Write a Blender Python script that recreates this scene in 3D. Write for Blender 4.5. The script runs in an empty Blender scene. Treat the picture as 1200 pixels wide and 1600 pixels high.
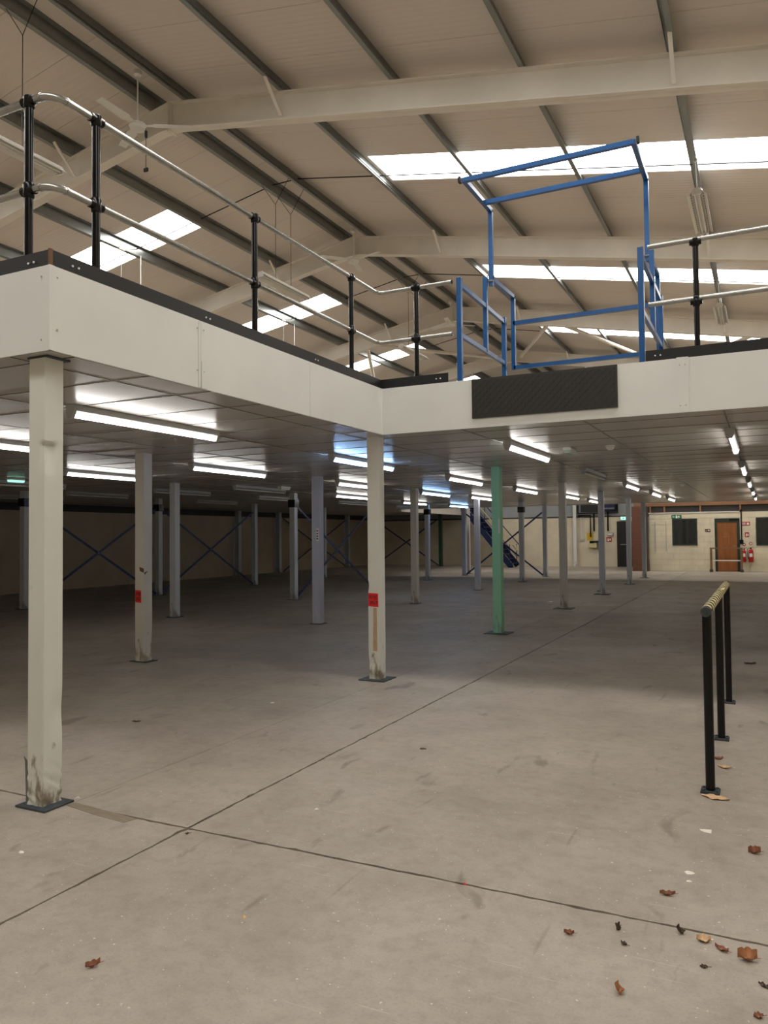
import bpy, math, random
from mathutils import Vector, Matrix
random.seed(7)
S = bpy.context.scene
COL = S.collection

# ------------------------------------------------------------------ camera
cam_d = bpy.data.cameras.new('camera')
cam = bpy.data.objects.new('camera', cam_d); COL.objects.link(cam)
YAW, PITCH, ROLL = math.radians(26.2306), math.radians(1.7645), math.radians(-0.5502)
fwd = Vector((-math.sin(YAW)*math.cos(PITCH), math.cos(YAW)*math.cos(PITCH), math.sin(PITCH)))
rgt = Vector((math.cos(YAW), math.sin(YAW), 0)); upv = rgt.cross(fwd)
r2 = math.cos(ROLL)*rgt+math.sin(ROLL)*upv; u2 = -math.sin(ROLL)*rgt+math.cos(ROLL)*upv
M = Matrix((r2, u2, -fwd)).transposed().to_4x4(); M.translation = (0, 0, 1.5)
cam.matrix_world = M
cam_d.sensor_fit = 'VERTICAL'; cam_d.sensor_height = 24; cam_d.lens = 24*1206.56/1600
cam_d.clip_start = .05; cam_d.clip_end = 200
S.camera = cam

# ------------------------------------------------------------------ light, exposure
SKY_L = 9.6          # radiance of the translucent rooflights (overcast daylight)
TUBE_L = 14.0        # radiance of the fluorescent tubes
world = bpy.data.worlds.new('world'); S.world = world; world.use_nodes = True
world.node_tree.nodes['Background'].inputs[0].default_value = (.75, .85, 1, 1)
world.node_tree.nodes['Background'].inputs[1].default_value = .25
vs = S.view_settings
vs.view_transform = 'Standard'; vs.look = 'None'; vs.gamma = 1; vs.use_curve_mapping = False
vs.exposure = 0.12

# ------------------------------------------------------------------ helpers
def lin(r, g, b):
    f = lambda c: (c/12.92 if c <= .04045 else ((c+.055)/1.055)**2.4)
    return (f(r/255), f(g/255), f(b/255))

def mat(name, col, rough=.6, metal=0., var=0., vscale=3., bump=0., bscale=40., spec=.5, col2=None, stretch=None, emit=None, estr=0.):
    m = bpy.data.materials.new(name); m.use_nodes = True
    nt = m.node_tree; N = nt.nodes; L = nt.links
    b = N['Principled BSDF']
    b.inputs['Base Color'].default_value = (*col, 1); b.inputs['Roughness'].default_value = rough
    b.inputs['Metallic'].default_value = metal; b.inputs['Specular IOR Level'].default_value = spec
    if emit:
        b.inputs['Emission Color'].default_value = (*emit, 1); b.inputs['Emission Strength'].default_value = estr
    tc = None
    if var or bump or col2:
        tc = N.new('ShaderNodeTexCoord'); mp = N.new('ShaderNodeMapping'); L.new(tc.outputs['Object'], mp.inputs[0])
        if stretch: mp.inputs['Scale'].default_value = stretch
    if var or col2:
        nz = N.new('ShaderNodeTexNoise'); nz.inputs['Scale'].default_value = vscale; nz.inputs['Detail'].default_value = 6
        L.new(mp.outputs[0], nz.inputs['Vector'])
        rp = N.new('ShaderNodeValToRGB'); rp.color_ramp.elements[0].position = .3; rp.color_ramp.elements[1].position = .7
        c2 = col2 if col2 else tuple(c*(1-var) for c in col)
        rp.color_ramp.elements[0].color = (*c2, 1)
        rp.color_ramp.elements[1].color = (*(tuple(min(1, c*(1+var*.5)) for c in col)), 1)
        L.new(nz.outputs['Fac'], rp.inputs[0]); L.new(rp.outputs[0], b.inputs['Base Color'])
    if bump:
        n2 = N.new('ShaderNodeTexNoise'); n2.inputs['Scale'].default_value = bscale; n2.inputs['Detail'].default_value = 4
        L.new(mp.outputs[0], n2.inputs['Vector'])
        bp = N.new('ShaderNodeBump'); bp.inputs['Strength'].default_value = bump; bp.inputs['Distance'].default_value = .02
        L.new(n2.outputs['Fac'], bp.inputs['Height']); L.new(bp.outputs[0], b.inputs['Normal'])
    return m

class MB:
    def __init__(s): s.v = []; s.f = []
    def add(s, vs_, fs):
        k = len(s.v); s.v += [tuple(v) for v in vs_]; s.f += [tuple(i+k for i in f) for f in fs]; return s
    def box(s, x0, y0, z0, x1, y1, z1):
        vs_ = [(x, y, z) for z in (z0, z1) for y in (y0, y1) for x in (x0, x1)]
        return s.add(vs_, [(0, 2, 3, 1), (4, 5, 7, 6), (0, 1, 5, 4), (2, 6, 7, 3), (0, 4, 6, 2), (1, 3, 7, 5)])
    def bar(s, p, q, w, h=None, up=(0, 0, 1)):
        p, q = Vector(p), Vector(q); h = h or w; d = (q-p).normalized(); up = Vector(up)
        if abs(d.dot(up)) > .98: up = Vector((0, 1, 0))
        a = d.cross(up).normalized(); b = a.cross(d)
        vs_ = [c+a*(i*w/2)+b*(j*h/2) for c in (p, q) for j in (-1, 1) for i in (-1, 1)]
        return s.add(vs_, [(0, 2, 3, 1), (4, 5, 7, 6), (0, 1, 5, 4), (2, 6, 7, 3), (0, 4, 6, 2), (1, 3, 7, 5)])
    def sweep(s, pts, r, n=10, caps=True):
        pts = [Vector(p) for p in pts]; k = len(s.v); m = len(pts)
        rs = r if isinstance(r, (list, tuple)) else [r]*m
        t0 = (pts[1]-pts[0]).normalized(); a = t0.orthogonal().normalized()
        for i, p in enumerate(pts):
            t = ((pts[min(i+1, m-1)]-p).normalized()+(p-pts[max(i-1, 0)]).normalized())
            t = t.normalized() if t.length > 1e-9 else t0
            a = (a-t*a.dot(t)).normalized(); b = t.cross(a)
            cs = 1.0
            if 0 < i < m-1:
                cs = 1/max(.5, t.dot((p-pts[i-1]).normalized()))
            for j in range(n):
                an = 2*math.pi*j/n; s.v.append(tuple(p+(a*math.cos(an)+b*math.sin(an))*rs[i]*(cs if False else 1)))
        for i in range(m-1):
            for j in range(n):
                s.f.append((k+i*n+j, k+i*n+(j+1) % n, k+(i+1)*n+(j+1) % n, k+(i+1)*n+j))
        if caps:
            s.f.append(tuple(k+j for j in reversed(range(n)))); s.f.append(tuple(k+(m-1)*n+j for j in range(n)))
        return s
    def tube(s, p, q, r, n=10): return s.sweep([p, q], r, n)
    def lathe(s, prof, c=(0, 0, 0), n=16, axis='z'):
        k = len(s.v); c = Vector(c)
        for r, h in prof:
            for j in range(n):
                an = 2*math.pi*j/n; u, w = r*math.cos(an), r*math.sin(an)
                s.v.append(tuple(c+(Vector((u, w, h)) if axis == 'z' else Vector((u, h, w)) if axis == 'y' else Vector((h, u, w)))))
        for i in range(len(prof)-1):
            for j in range(n): s.f.append((k+i*n+j, k+i*n+(j+1) % n, k+(i+1)*n+(j+1) % n, k+(i+1)*n+j))
        s.f.append(tuple(k+j for j in reversed(range(n)))); s.f.append(tuple(k+(len(prof)-1)*n+j for j in range(n)))
        return s
    def prism(s, poly, axis, a, b):
        """poly: 2-D outline, extruded along axis ('x','y','z') from a to b"""
        n = len(poly)
        def P(u, w, t): return (t, u, w) if axis == 'x' else (u, t, w) if axis == 'y' else (u, w, t)
        vs_ = [P(u, w, a) for u, w in poly]+[P(u, w, b) for u, w in poly]
        return s.add(vs_, [tuple(range(n)), tuple(reversed(range(n, 2*n)))]+[(i, i+n, (i+1) % n+n, (i+1) % n) for i in range(n)])
    def mesh(s, name, smooth=False):
        me = bpy.data.meshes.new(name); me.from_pydata(s.v, [], s.f); me.update()
        import bmesh as _b
        bm = _b.new(); bm.from_mesh(me); _b.ops.recalc_face_normals(bm, faces=bm.faces); bm.to_mesh(me); bm.free()
        if smooth:
            for p in me.polygons: p.use_smooth = True
        return me
    def build(s, name, m, parent=None, smooth=False, bevel=0):
        if parent is not None:
            w = wloc(parent); s.v = [(x-w[0], y-w[1], z-w[2]) for x, y, z in s.v]
        me = s.mesh(name, smooth)
        o = link(name, me, m, parent)
        if smooth:
            try: me.set_sharp_from_angle(angle=math.radians(40))
            except Exception: pass
        if bevel:
            bv = o.modifiers.new('edge', 'BEVEL'); bv.width = bevel; bv.segments = 2; bv.limit_method = 'ANGLE'
        return o
def wloc(o):
    v = Vector((0, 0, 0))
    while o is not None: v = v+Vector(o.location); o = o.parent
    return v
def link(name, me, m=None, parent=None):
    o = bpy.data.objects.new(name, me); COL.objects.link(o)
    if m is not None and me is not None and not me.materials: me.materials.append(m)
    if parent is not None: o.parent = parent
    return o
def tag(o, label=None, cat=None, group=None, kind=None):
    if label: o['label'] = label
    if cat: o['category'] = cat
    if group: o['group'] = group
    if kind: o['kind'] = kind
    return o
def thing(name, label, cat, loc=(0, 0, 0), group=None):
    o = bpy.data.objects.new(name, None); COL.objects.link(o); o.location = loc; o.empty_display_size = .1
    return tag(o, label, cat, group)
def struct(name, label=None, loc=(0, 0, 0)):
    o = bpy.data.objects.new(name, None); COL.objects.link(o); o.location = loc
    return tag(o, label, None, None, 'structure')
def copy_tree(o, parent=None):
    c = o.copy(); COL.objects.link(c); c.parent = parent
    for ch in list(o.children): copy_tree(ch, c)
    return c
def text_mesh(txt, size, m, name, parent, loc, rot, shear=0., align='CENTER', depth=.0004, bold=0.):
    cu = bpy.data.curves.new('lettering', 'FONT'); cu.body = txt; cu.size = size; cu.align_x = align; cu.align_y = 'CENTER'
    cu.extrude = depth; cu.shear = shear; cu.offset = bold; cu.resolution_u = 3
    t = bpy.data.objects.new('lettering', cu); COL.objects.link(t)
    bpy.context.view_layer.update()
    me = bpy.data.meshes.new_from_object(t.evaluated_get(bpy.context.evaluated_depsgraph_get()))
    bpy.data.objects.remove(t); me.materials.clear(); me.materials.append(m)
    o = bpy.data.objects.new(name, me); COL.objects.link(o); o.parent = parent
    o.location = Vector(loc)-(wloc(parent) if parent else Vector()); o.rotation_euler = rot
    return o
def arc(c, r, a0, a1, n, z, ):
    return [(c[0]+r*math.cos(a0+(a1-a0)*i/n), c[1]+r*math.sin(a0+(a1-a0)*i/n), z) for i in range(n+1)]

# ------------------------------------------------------------------ dimensions (metres)
X0, Y0, Y1 = -3.5025, 2.9695, 7.0947        # mezzanine outer side, near front, inner front
ZS, ZT = 2.539, 3.013                       # soffit, fascia top
XR, ZR, SL = -8.115, 8.233, .1845           # ridge x, rafter top at ridge, slope
FR = [9.15, 15.18, 21.21, 27.24]            # portal frames
XL, XE, YF, YB = -18.6, 2.4, -6.0, 36.0     # room
rtop = lambda x: ZR-SL*abs(x-XR)
PD = .20                                    # purlin depth

# ------------------------------------------------------------------ materials
def concrete():
    m = bpy.data.materials.new('concrete'); m.use_nodes = True; nt = m.node_tree; N = nt.nodes; L = nt.links
    b = N['Principled BSDF']; tc = N.new('ShaderNodeTexCoord'); geo = N.new('ShaderNodeNewGeometry')
    pos = geo.outputs['Position']
    def noise(sc, det=5, rough=.6, stretch=None, dist=0.):
        n = N.new('ShaderNodeTexNoise'); n.inputs['Scale'].default_value = sc; n.inputs['Detail'].default_value = det
        n.inputs['Roughness'].default_value = rough; n.inputs['Distortion'].default_value = dist
        if stretch:
            mp = N.new('ShaderNodeMapping'); mp.inputs['Scale'].default_value = stretch[0]; mp.inputs['Rotation'].default_value = (0, 0, stretch[1])
            L.new(pos, mp.inputs[0]); L.new(mp.outputs[0], n.inputs['Vector'])
        else: L.new(pos, n.inputs['Vector'])
        return n.outputs['Fac']
    def ramp(fac, p0, p1, c0, c1):
        r = N.new('ShaderNodeValToRGB'); e = r.color_ramp.elements; e[0].position = p0; e[1].position = p1
        e[0].color = (*c0, 1); e[1].color = (*c1, 1); L.new(fac, r.inputs[0]); return r.outputs[0]
    def mul(a, c, f=1.):
        x = N.new('ShaderNodeMix'); x.data_type = 'RGBA'; x.blend_type = 'MULTIPLY'; x.inputs[0].default_value = f
        L.new(a, x.inputs[6]); L.new(c, x.inputs[7]); return x.outputs[2]
    base = ramp(noise(.5, 6, .55), .3, .72, (.352, .307, .257), (.478, .424, .362))
    c = mul(base, ramp(noise(2.2, 6, .6, dist=.6), .25, .62, (.80, .79, .78), (1, 1, 1)))
    c = mul(c, ramp(noise(13, 4, .65), .3, .55, (.86, .85, .84), (1, 1, 1)))
    c = mul(c, ramp(noise(90, 3, .6), .25, .5, (.84, .83, .82), (1, 1, 1)))
    c = mul(c, ramp(noise(4.6, 3, .5, ((1, .42, 1), .9), .8), .27, .36, (.66, .64, .62), (1, 1, 1)))       # drip stains
    c = mul(c, ramp(noise(16, 2, .4, ((1, .06, 1), .5)), .24, .30, (.78, .76, .74), (1, 1, 1)))           # tyre scuffs
    sc = N.new('ShaderNodeMix'); sc.data_type = 'RGBA'; sc.inputs[7].default_value = (.62, .59, .52, 1)
    L.new(ramp(noise(110, 2, .4, ((.022, 1, 1), .75)), .72, .75, (0, 0, 0), (.40, .40, .40)), sc.inputs[0]); L.new(c, sc.inputs[6])
    sp = N.new('ShaderNodeMix'); sp.data_type = 'RGBA'; sp.inputs[7].default_value = (.70, .68, .62, 1)
    L.new(ramp(noise(60, 1, .3), .755, .77, (0, 0, 0), (.8, .8, .8)), sp.inputs[0]); L.new(sc.outputs[2], sp.inputs[6])
    L.new(sp.outputs[2], b.inputs['Base Color'])
    rr = ramp(noise(1.4, 4), .3, .7, (.38, .38, .38), (.60, .60, .60)); L.new(rr, b.inputs['Roughness'])
    b.inputs['Specular IOR Level'].default_value = .42
    bp = N.new('ShaderNodeBump'); bp.inputs['Strength'].default_value = .12; bp.inputs['Distance'].default_value = .01
    L.new(noise(30, 6, .65), bp.inputs['Height']); L.new(bp.outputs[0], b.inputs['Normal'])
    return m
def liner():
    m = mat('roof_liner', (.69, .625, .565), .5, spec=.35)
    nt = m.node_tree; N = nt.nodes; L = nt.links; b = N['Principled BSDF']
    geo = N.new('ShaderNodeNewGeometry'); sp = N.new('ShaderNodeSeparateXYZ'); L.new(geo.outputs['Position'], sp.inputs[0])
    w = N.new('ShaderNodeMath'); w.operation = 'MULTIPLY'; w.inputs[1].default_value = 2*math.pi/.1; L.new(sp.outputs['Y'], w.inputs[0])
    s_ = N.new('ShaderNodeMath'); s_.operation = 'SINE'; L.new(w.outputs[0], s_.inputs[0])
    bp = N.new('ShaderNodeBump'); bp.inputs['Strength'].default_value = .24; bp.inputs['Distance'].default_value = .006
    L.new(s_.outputs[0], bp.inputs['Height']); L.new(bp.outputs[0], b.inputs['Normal'])
    return m
M_conc = concrete()
M_liner = liner()
M_steelw = mat('white_painted_steel', (.80, .755, .675), .5, var=.10, vscale=1.5)
M_galv = mat('galvanised_steel', (.25, .265, .26), .30, .75, var=.18, vscale=6, stretch=(1, .2, 1))
M_rail = mat('galvanised_tube', (.44, .445, .43), .27, .85, var=.1, vscale=12)
M_black = mat('black_paint', (.006, .006, .007), .20, spec=.30, var=.3, vscale=20)
M_kick = mat('black_toe_board', (.014, .014, .016), .45, spec=.35)
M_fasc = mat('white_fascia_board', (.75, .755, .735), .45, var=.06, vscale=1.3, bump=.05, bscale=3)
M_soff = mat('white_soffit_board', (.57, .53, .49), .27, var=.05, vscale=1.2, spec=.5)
M_deck = mat('deck_board', (.30, .25, .19), .7, var=.2, vscale=5)
M_blue = mat('blue_paint', lin(22, 82, 142), .32, var=.12, vscale=9, spec=.5)
M_dblue = mat('dark_blue_paint', lin(14, 28, 70), .4, var=.2, vscale=9)
M_rubber = mat('black_rubber', (.028, .028, .028), .42)
M_white = mat('white_enamel', (.72, .71, .67), .35)
M_batten = mat('batten_enamel', (.45, .45, .45), .4)
M_tube_on = mat('lit_tube', (.9, .9, .9), .4, emit=(1, .965, .91), estr=TUBE_L)
M_tube_blue = mat('lit_cool_tube', (.9, .9, .9), .4, emit=(.34, .58, 1.0), estr=TUBE_L*1.7)
M_tube_off = mat('unlit_tube', (.75, .75, .72), .25)
M_sky = mat('rooflight', (.8, .85, .83), .4, emit=(1.0, .975, .93), estr=SKY_L)
M_cream = mat('cream_painted_block', (.66, .58, .43), .6, var=.10, vscale=2.2, bump=.08, bscale=22)
M_creamb = mat('cream_block_face', (.74, .66, .49), .6, var=.14, vscale=1.7, bump=.10, bscale=25)
M_creamd = mat('darker_cream_block', (.47, .40, .29), .65, var=.12, vscale=1.4, bump=.08, bscale=22)  # evenly darker cream for the left wall
M_mortar = mat('cream_joint', (.60, .53, .40), .8)
M_clad = mat('grey_wall_cladding', (.30, .31, .32), .5, var=.06)
M_dband = mat('dark_band', (.05, .045, .04), .7)
M_brace = mat('blue_brace', lin(20, 40, 96), .42, var=.15, vscale=8)
M_plate = mat('dark_base_plate', (.045, .06, .07), .5, var=.3, vscale=15)
M_red = mat('red_label', lin(228, 38, 44), .5)
M_sred = mat('red_sign', lin(170, 24, 26), .45)
M_grn = mat('green_sign', lin(18, 110, 62), .45)
M_ink = mat('black_ink', (.012, .012, .012), .6)
M_pale = mat('white_print', (.8, .8, .78), .5)
M_tape = mat('brown_tape', lin(110, 74, 40), .4, var=.2, vscale=30)
M_wood = mat('door_veneer', lin(150, 92, 46), .4, var=.22, vscale=2.2, stretch=(6, 6, .5))
M_timber = mat('timber', lin(146, 104, 74), .6, var=.25, vscale=3, stretch=(.5, 4, 6))
M_cladw = mat('brown_plank', lin(112, 70, 50), .6, var=.25, vscale=4, stretch=(.5, .5, 8))
M_rail_w = mat('rail_timber', lin(132, 100, 68), .6, var=.2, vscale=6)
M_gframe = mat('dark_green_frame', lin(38, 50, 40), .45)
M_glass = mat('dark_glass', (.012, .015, .016), .06, spec=.8)
M_dark = mat('dark_door_paint', (.012, .014, .013), .3)
M_grey = mat('grey_plastic', (.42, .42, .40), .5)
M_yel = mat('yellow_sign', lin(205, 170, 30), .5)
M_hz = mat('hazard_cream', lin(206, 194, 146), .5, var=.15, vscale=30)
M_ext = mat('extinguisher_red', lin(176, 20, 24), .25)
M_leaf = [mat('leaf_a', lin(186, 130, 88), .7, var=.28, vscale=40), mat('leaf_b', lin(150, 96, 72), .7, var=.25, vscale=40),
          mat('leaf_c', lin(214, 178, 140), .7, var=.2, vscale=40), mat('leaf_d', lin(84, 66, 54), .7, var=.25, vscale=40)]
M_chip = mat('pale_chip', (.82, .79, .70), .6)
M_patch = mat('patch_mortar', (.27, .22, .16), .75, col2=(.20, .16, .115), vscale=5, stretch=(3, 12, 1))

def postmat(name, col, stain=(.30, .24, .16)):
    """painted post: scuffs and rust rubs, denser near the foot (fork-truck height)"""
    m = mat(name, col, .42, spec=.5); nt = m.node_tree; N = nt.nodes; L = nt.links; b = N['Principled BSDF']
    tc = N.new('ShaderNodeTexCoord'); nz = N.new('ShaderNodeTexNoise'); nz.inputs['Scale'].default_value = 14; nz.inputs['Detail'].default_value = 9
    mp = N.new('ShaderNodeMapping'); mp.inputs['Scale'].default_value = (1.4, 1.4, .55); L.new(tc.outputs['Object'], mp.inputs[0]); L.new(mp.outputs[0], nz.inputs['Vector'])
    sp = N.new('ShaderNodeSeparateXYZ'); L.new(tc.outputs['Object'], sp.inputs[0])
    mr = N.new('ShaderNodeMapRange'); mr.inputs[1].default_value = .05; mr.inputs[2].default_value = .55; mr.inputs[3].default_value = .15; mr.inputs[4].default_value = -.12
    L.new(sp.outputs['Z'], mr.inputs[0])
    ad = N.new('ShaderNodeMath'); ad.operation = 'ADD'; L.new(nz.outputs['Fac'], ad.inputs[0]); L.new(mr.outputs[0], ad.inputs[1])
    rp = N.new('ShaderNodeValToRGB'); rp.color_ramp.elements[0].position = .60; rp.color_ramp.elements[1].position = .74
    rp.color_ramp.elements[0].color = (0, 0, 0, 1); rp.color_ramp.elements[1].color = (.85, .85, .85, 1); L.new(ad.outputs[0], rp.inputs[0])
    n2 = N.new('ShaderNodeTexNoise'); n2.inputs['Scale'].default_value = 3; n2.inputs['Detail'].default_value = 5; L.new(mp.outputs[0], n2.inputs['Vector'])
    r2_ = N.new('ShaderNodeValToRGB'); r2_.color_ramp.elements[0].color = (*(c*.86 for c in col), 1); r2_.color_ramp.elements[1].color = (*col, 1); L.new(n2.outputs['Fac'], r2_.inputs[0])
    mx = N.new('ShaderNodeMix'); mx.data_type = 'RGBA'; mx.inputs[7].default_value = (*stain, 1)
    L.new(rp.outputs[0], mx.inputs[0]); L.new(r2_.outputs[0], mx.inputs[6]); L.new(mx.outputs[2], b.inputs['Base Color'])
    return m
M_pcream = postmat('cream_post_paint', (.74, .745, .695), (.20, .155, .10))
M_pwhite = postmat('off_white_post_paint', (.70, .695, .66))
M_pgrey = postmat('grey_post_paint', (.60, .63, .67), (.25, .25, .26))
M_plil = postmat('blue_grey_paint_lamp_tint', (.56, .59, .71), (.62, .64, .68))  # lilac paint on one post, painted blue lamp light on two others
M_pgreen = postmat('mint_green_post_paint', lin(158, 226, 190), (.28, .48, .36))

# ------------------------------------------------------------------ floor
XJ, YJ, G = -2.7094, 3.1658, .0075
floor = MB().box(XL, YF, -.25, XE, YB, -.03).build('floor', mat('joint_grit', (.07, .055, .04), .9)); tag(floor, kind='structure')
def jit(a): return a+random.uniform(-.0035, .0035)
def edge_pts(fix, lo, hi, along_x, near_lo, near_hi, sgn):
    pts = []; t = lo
    while t < hi-.001:
        st = .05 if near_lo < t < near_hi else .5
        off = jit(G)*sgn+ (random.uniform(0, .012)*sgn if random.random() < .06 else 0)
        pts.append((t, fix+off) if along_x else (fix+off, t)); t += st
    return pts
def slab(x0, y0, x1, y1, jx=None, jy=None, sx=0, sy=0):
    # outline counter-clockwise; the sides on a joint are chipped
    S_ = [(a, y0) for a in (x0,)] if not (jy == 'lo') else edge_pts(y0, x0, x1, True, -4.5, 1.0, 1)
    E_ = [(x1, y0)] if not (jx == 'hi') else edge_pts(x1, y0, y1, False, .5, 9, -1)
    N_ = [(x1, y1)] if not (jy == 'hi') else list(reversed([(x1, y1-G)]+edge_pts(y1, x0, x1, True, -4.5, 1.0, -1)[1:]))
    W_ = [(x0, y1)] if not (jx == 'lo') else list(reversed(edge_pts(x0, y0, y1, False, .5, 9, 1)))
    if jy == 'hi': N_ = sorted(N_, key=lambda p: -p[0])
    poly = S_+E_+N_+W_
    return MB().prism(poly, 'z', -.12, 0).build('slab', M_conc, floor)
slab(XL, YF, XJ, YJ, 'hi', 'hi'); slab(XJ, YF, XE, YJ, 'lo', 'hi')
slab(XJ, YJ, XE, YB, 'lo', 'lo')
XK = -3.56                                              # the finer joint along the row of posts
MB().prism([(XK+.002, YJ+G), (XJ-G, YJ+G)]+edge_pts(XJ, YJ+.05, YB, False, .5, 9, -1)+[(XJ-G, YB), (XK+.002, YB)], 'z', -.12, 0).build('slab', M_conc, floor)
MB().prism([(XL, YJ+G)]+edge_pts(YJ, XL+.5, XK-.02, True, -4.5, 1, 1)+[(XK-.002, YJ+G), (XK-.002, YB), (XL, YB)], 'z', -.12, 0).build('slab', M_conc, floor)
o = MB().prism([(-3.59, 3.15), (-3.54, 3.20), (-3.30, 3.178), (-3.04, 3.155), (-3.07, 3.082), (-3.3, 3.105)], 'z', -.02, .0015).build('repair_patch', M_patch, floor)
o['label'] = 'brown mortar repair strip'

# ------------------------------------------------------------------ walls
def wall(name, *b, m=M_cream):
    return tag(MB().box(*b).build(name, m), kind='structure')
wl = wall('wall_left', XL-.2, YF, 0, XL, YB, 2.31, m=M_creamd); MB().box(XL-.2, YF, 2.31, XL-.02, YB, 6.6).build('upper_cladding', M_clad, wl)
MB().box(XL-.1, YF, 2.31, XL+.03, YB, 2.52).build('dark_band', M_dband, wl)
wb = wall('wall_back', XL-.2, YB, 0, XE+.2, YB+.2, 2.28); MB().box(XL-.2, YB+.02, 2.28, XE+.2, YB+.2, 8.9).build('upper_cladding', M_clad, wb)
MB().box(XL, YB-.02, 2.25, XE, YB+.03, 2.31).build('ledge', M_dband, wb)
wr = wall('wall_right', XE, YF, 0, XE+.2, YB, 6.6, m=M_cream)
wf = wall('wall_front', XL-.2, YF-.2, 0, XE+.2, YF, 8.9, m=M_cream)

# ------------------------------------------------------------------ roof
roof = MB().prism([(XL-.2, rtop(XL)+PD+.10), (XR, ZR+PD+.10), (XE+.2, rtop(XE)+PD+.10), (XE+.2, rtop(XE)+PD+.16), (XR, ZR+PD+.16), (XL-.2, rtop(XL)+PD+.16)], 'y', YF-.2, YB+.2).build('ceiling', M_clad)
tag(roof, kind='structure')
SK0, SKW, PER = 11.68, 1.00, 6.03
def slope_box(mb, xa, xb, y0, y1, zo, th):
    za, zb = rtop(xa)+zo, rtop(xb)+zo
    mb.prism([(xa, za), (xb, zb), (xb, zb+th), (xa, za+th)], 'y', y0, y1)
wn = 0
for k in range(-3, 4):
    ys = SK0+k*PER
    for side in (-1, 1):
        xin = -6.0 if side > 0 else -10.27
        xe = XE if side > 0 else XL
        if ys > YF and ys < YB-1:
            wn += 1
            mb = MB(); slope_box(mb, min(xin, xe), max(xin, xe), ys, ys+SKW, PD+.012, .006)
            tag(mb.build('window_%d' % wn, M_sky), kind='structure')
            mb = MB(); slope_box(mb, min(XR, xin), max(XR, xin), ys+.003, ys+SKW-.003, PD, .05); mb.build('liner_sheet', M_liner, roof)
        w = (PER-SKW)/5
        for j in range(5):
            a = ys+SKW+j*w
            if a+w < YF or a > YB: continue
            a0, a1 = max(a+.003, YF), min(a+w-.003, YB)
            mb = MB(); slope_box(mb, min(XR, xe), max(XR, xe), a0, a1, PD, .05); mb.build('liner_sheet', M_liner, roof)

# portal frames
def ibeam(mb, x0, x1, y, dep=.41, fw=.17, tf=.016, tw=.011):
    a, b = (x0, rtop(x0)), (x1, rtop(x1))
    def sl(z0, z1, yw):
        mb.prism([(a[0], a[1]+z0), (b[0], b[1]+z0), (b[0], b[1]+z1), (a[0], a[1]+z1)], 'y', y-yw/2, y+yw/2)
    sl(-tf, 0, fw); sl(-dep, -dep+tf, fw); sl(-dep, 0, tw)
flab = ['white steel portal frame with ceiling fan hung before its apex above the curved handrail corner',
        'white steel portal frame crossing behind the upper part of the raised blue gate',
        'white steel portal frame crossing behind the lower rails of the blue gate',
        'white steel portal frame deepest in the hall, just showing above the tread plate']
PUR = [('r', XR+.285+1.75*i) for i in range(6)]+[('l', XR-.285-1.75*i) for i in range(6)]
for fi, fy in enumerate(FR):
    t = thing('portal_frame', flab[fi], 'steel frame', (XR, fy, ZR), 'portal frames')
    for side in (-1, 1):
        mb = MB(); ibeam(mb, XR, XE-.02 if side > 0 else XL+.02, fy); mb.build('rafter', M_steelw, t)
    MB().box(XR-.012, fy-.10, ZR-.47, XR+.012, fy+.10, ZR-.005).build('apex_plate', M_steelw, t)
    mb = MB(); mb.prism([(XR-.2, rtop(XR-.2)-.405), (XR, ZR-.405), (XR+.2, rtop(XR+.2)-.405), (XR, ZR-.435)], 'y', fy-.085, fy+.085); mb.build('apex_haunch', M_steelw, t)
    for sd, px in PUR:
        i = round((abs(px-XR)-.285)/1.75)
        if i not in (1, 4): continue
        MB().bar((px+.03, fy-.50, rtop(px)+.03), (px+.03, fy-.075, rtop(px)-.36), .045, .02).build('fly_brace', M_steelw, t)

# purlins (Z sections)
names_r = ['beside the ridge, carrying the fans', 'ending where the skylights begin, second from the ridge', 'crossing the skylight behind the raised gate top, third from the ridge',
           'crossing the skylight behind the gate middle, fourth from the ridge', 'carrying the louvred hanging lights, fifth from the ridge', 'close to the eaves on the gate side']
names_l = ['beside the ridge on the handrail side', 'second from the ridge on the handrail side', 'third from the ridge on the handrail side', 'fourth from the ridge on the handrail side',
           'fifth from the ridge on the handrail side', 'close to the eaves on the handrail side']
for k, (sd, px) in enumerate(PUR):
    sg = 1 if sd == 'r' else -1
    i = k % 6
    t = thing('purlin', 'galvanised steel roof purlin '+(names_r if sd == 'r' else names_l)[i], 'purlin', (px, FR[0], rtop(px)), 'roof purlins')
    f = .065*sg; th = .004
    def prof(u0, w0, u1, w1):     # local slope coordinates -> box
        return u0, w0, u1, w1
    mb = MB()
    def piece(u0, w0, u1, w1):
        P = [(px+u, rtop(px+u)+w) for u, w in ((u0, w0), (u1, w0), (u1, w1), (u0, w1))]
        mb.prism(P, 'y', .2, YB-.02)
    piece(0, 0, f, th); piece(f, 0, f+th*sg, .018); piece(0, 0, th*sg, PD-.002); piece(-f, PD-.006, 0, PD-.002); piece(-f, PD-.02, -f+th*sg, PD-.002)
    piece(th*sg, .08, .022*sg, .098)
    mb.build('rail_section', M_galv, t)
    for fy in FR:                 # sleeves and cleats over each frame
        mb = MB()
        def pc(u0, w0, u1, w1, ya, yb):
            P = [(px+u, rtop(px+u)+w) for u, w in ((u0, w0), (u1, w0), (u1, w1), (u0, w1))]
            mb.prism(P, 'y', ya, yb)
        pc(th*sg, .012, .008*sg, PD-.02, fy-.35, fy+.35); pc(-.10*sg, 0, 0, .008, fy-.06, fy+.06); pc(-.008*sg, 0, -.001*sg, .15, fy-.06, fy+.06)
        mb.build('sleeve_cleat', M_galv, t)
    if i in (0,):
        pass
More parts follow.
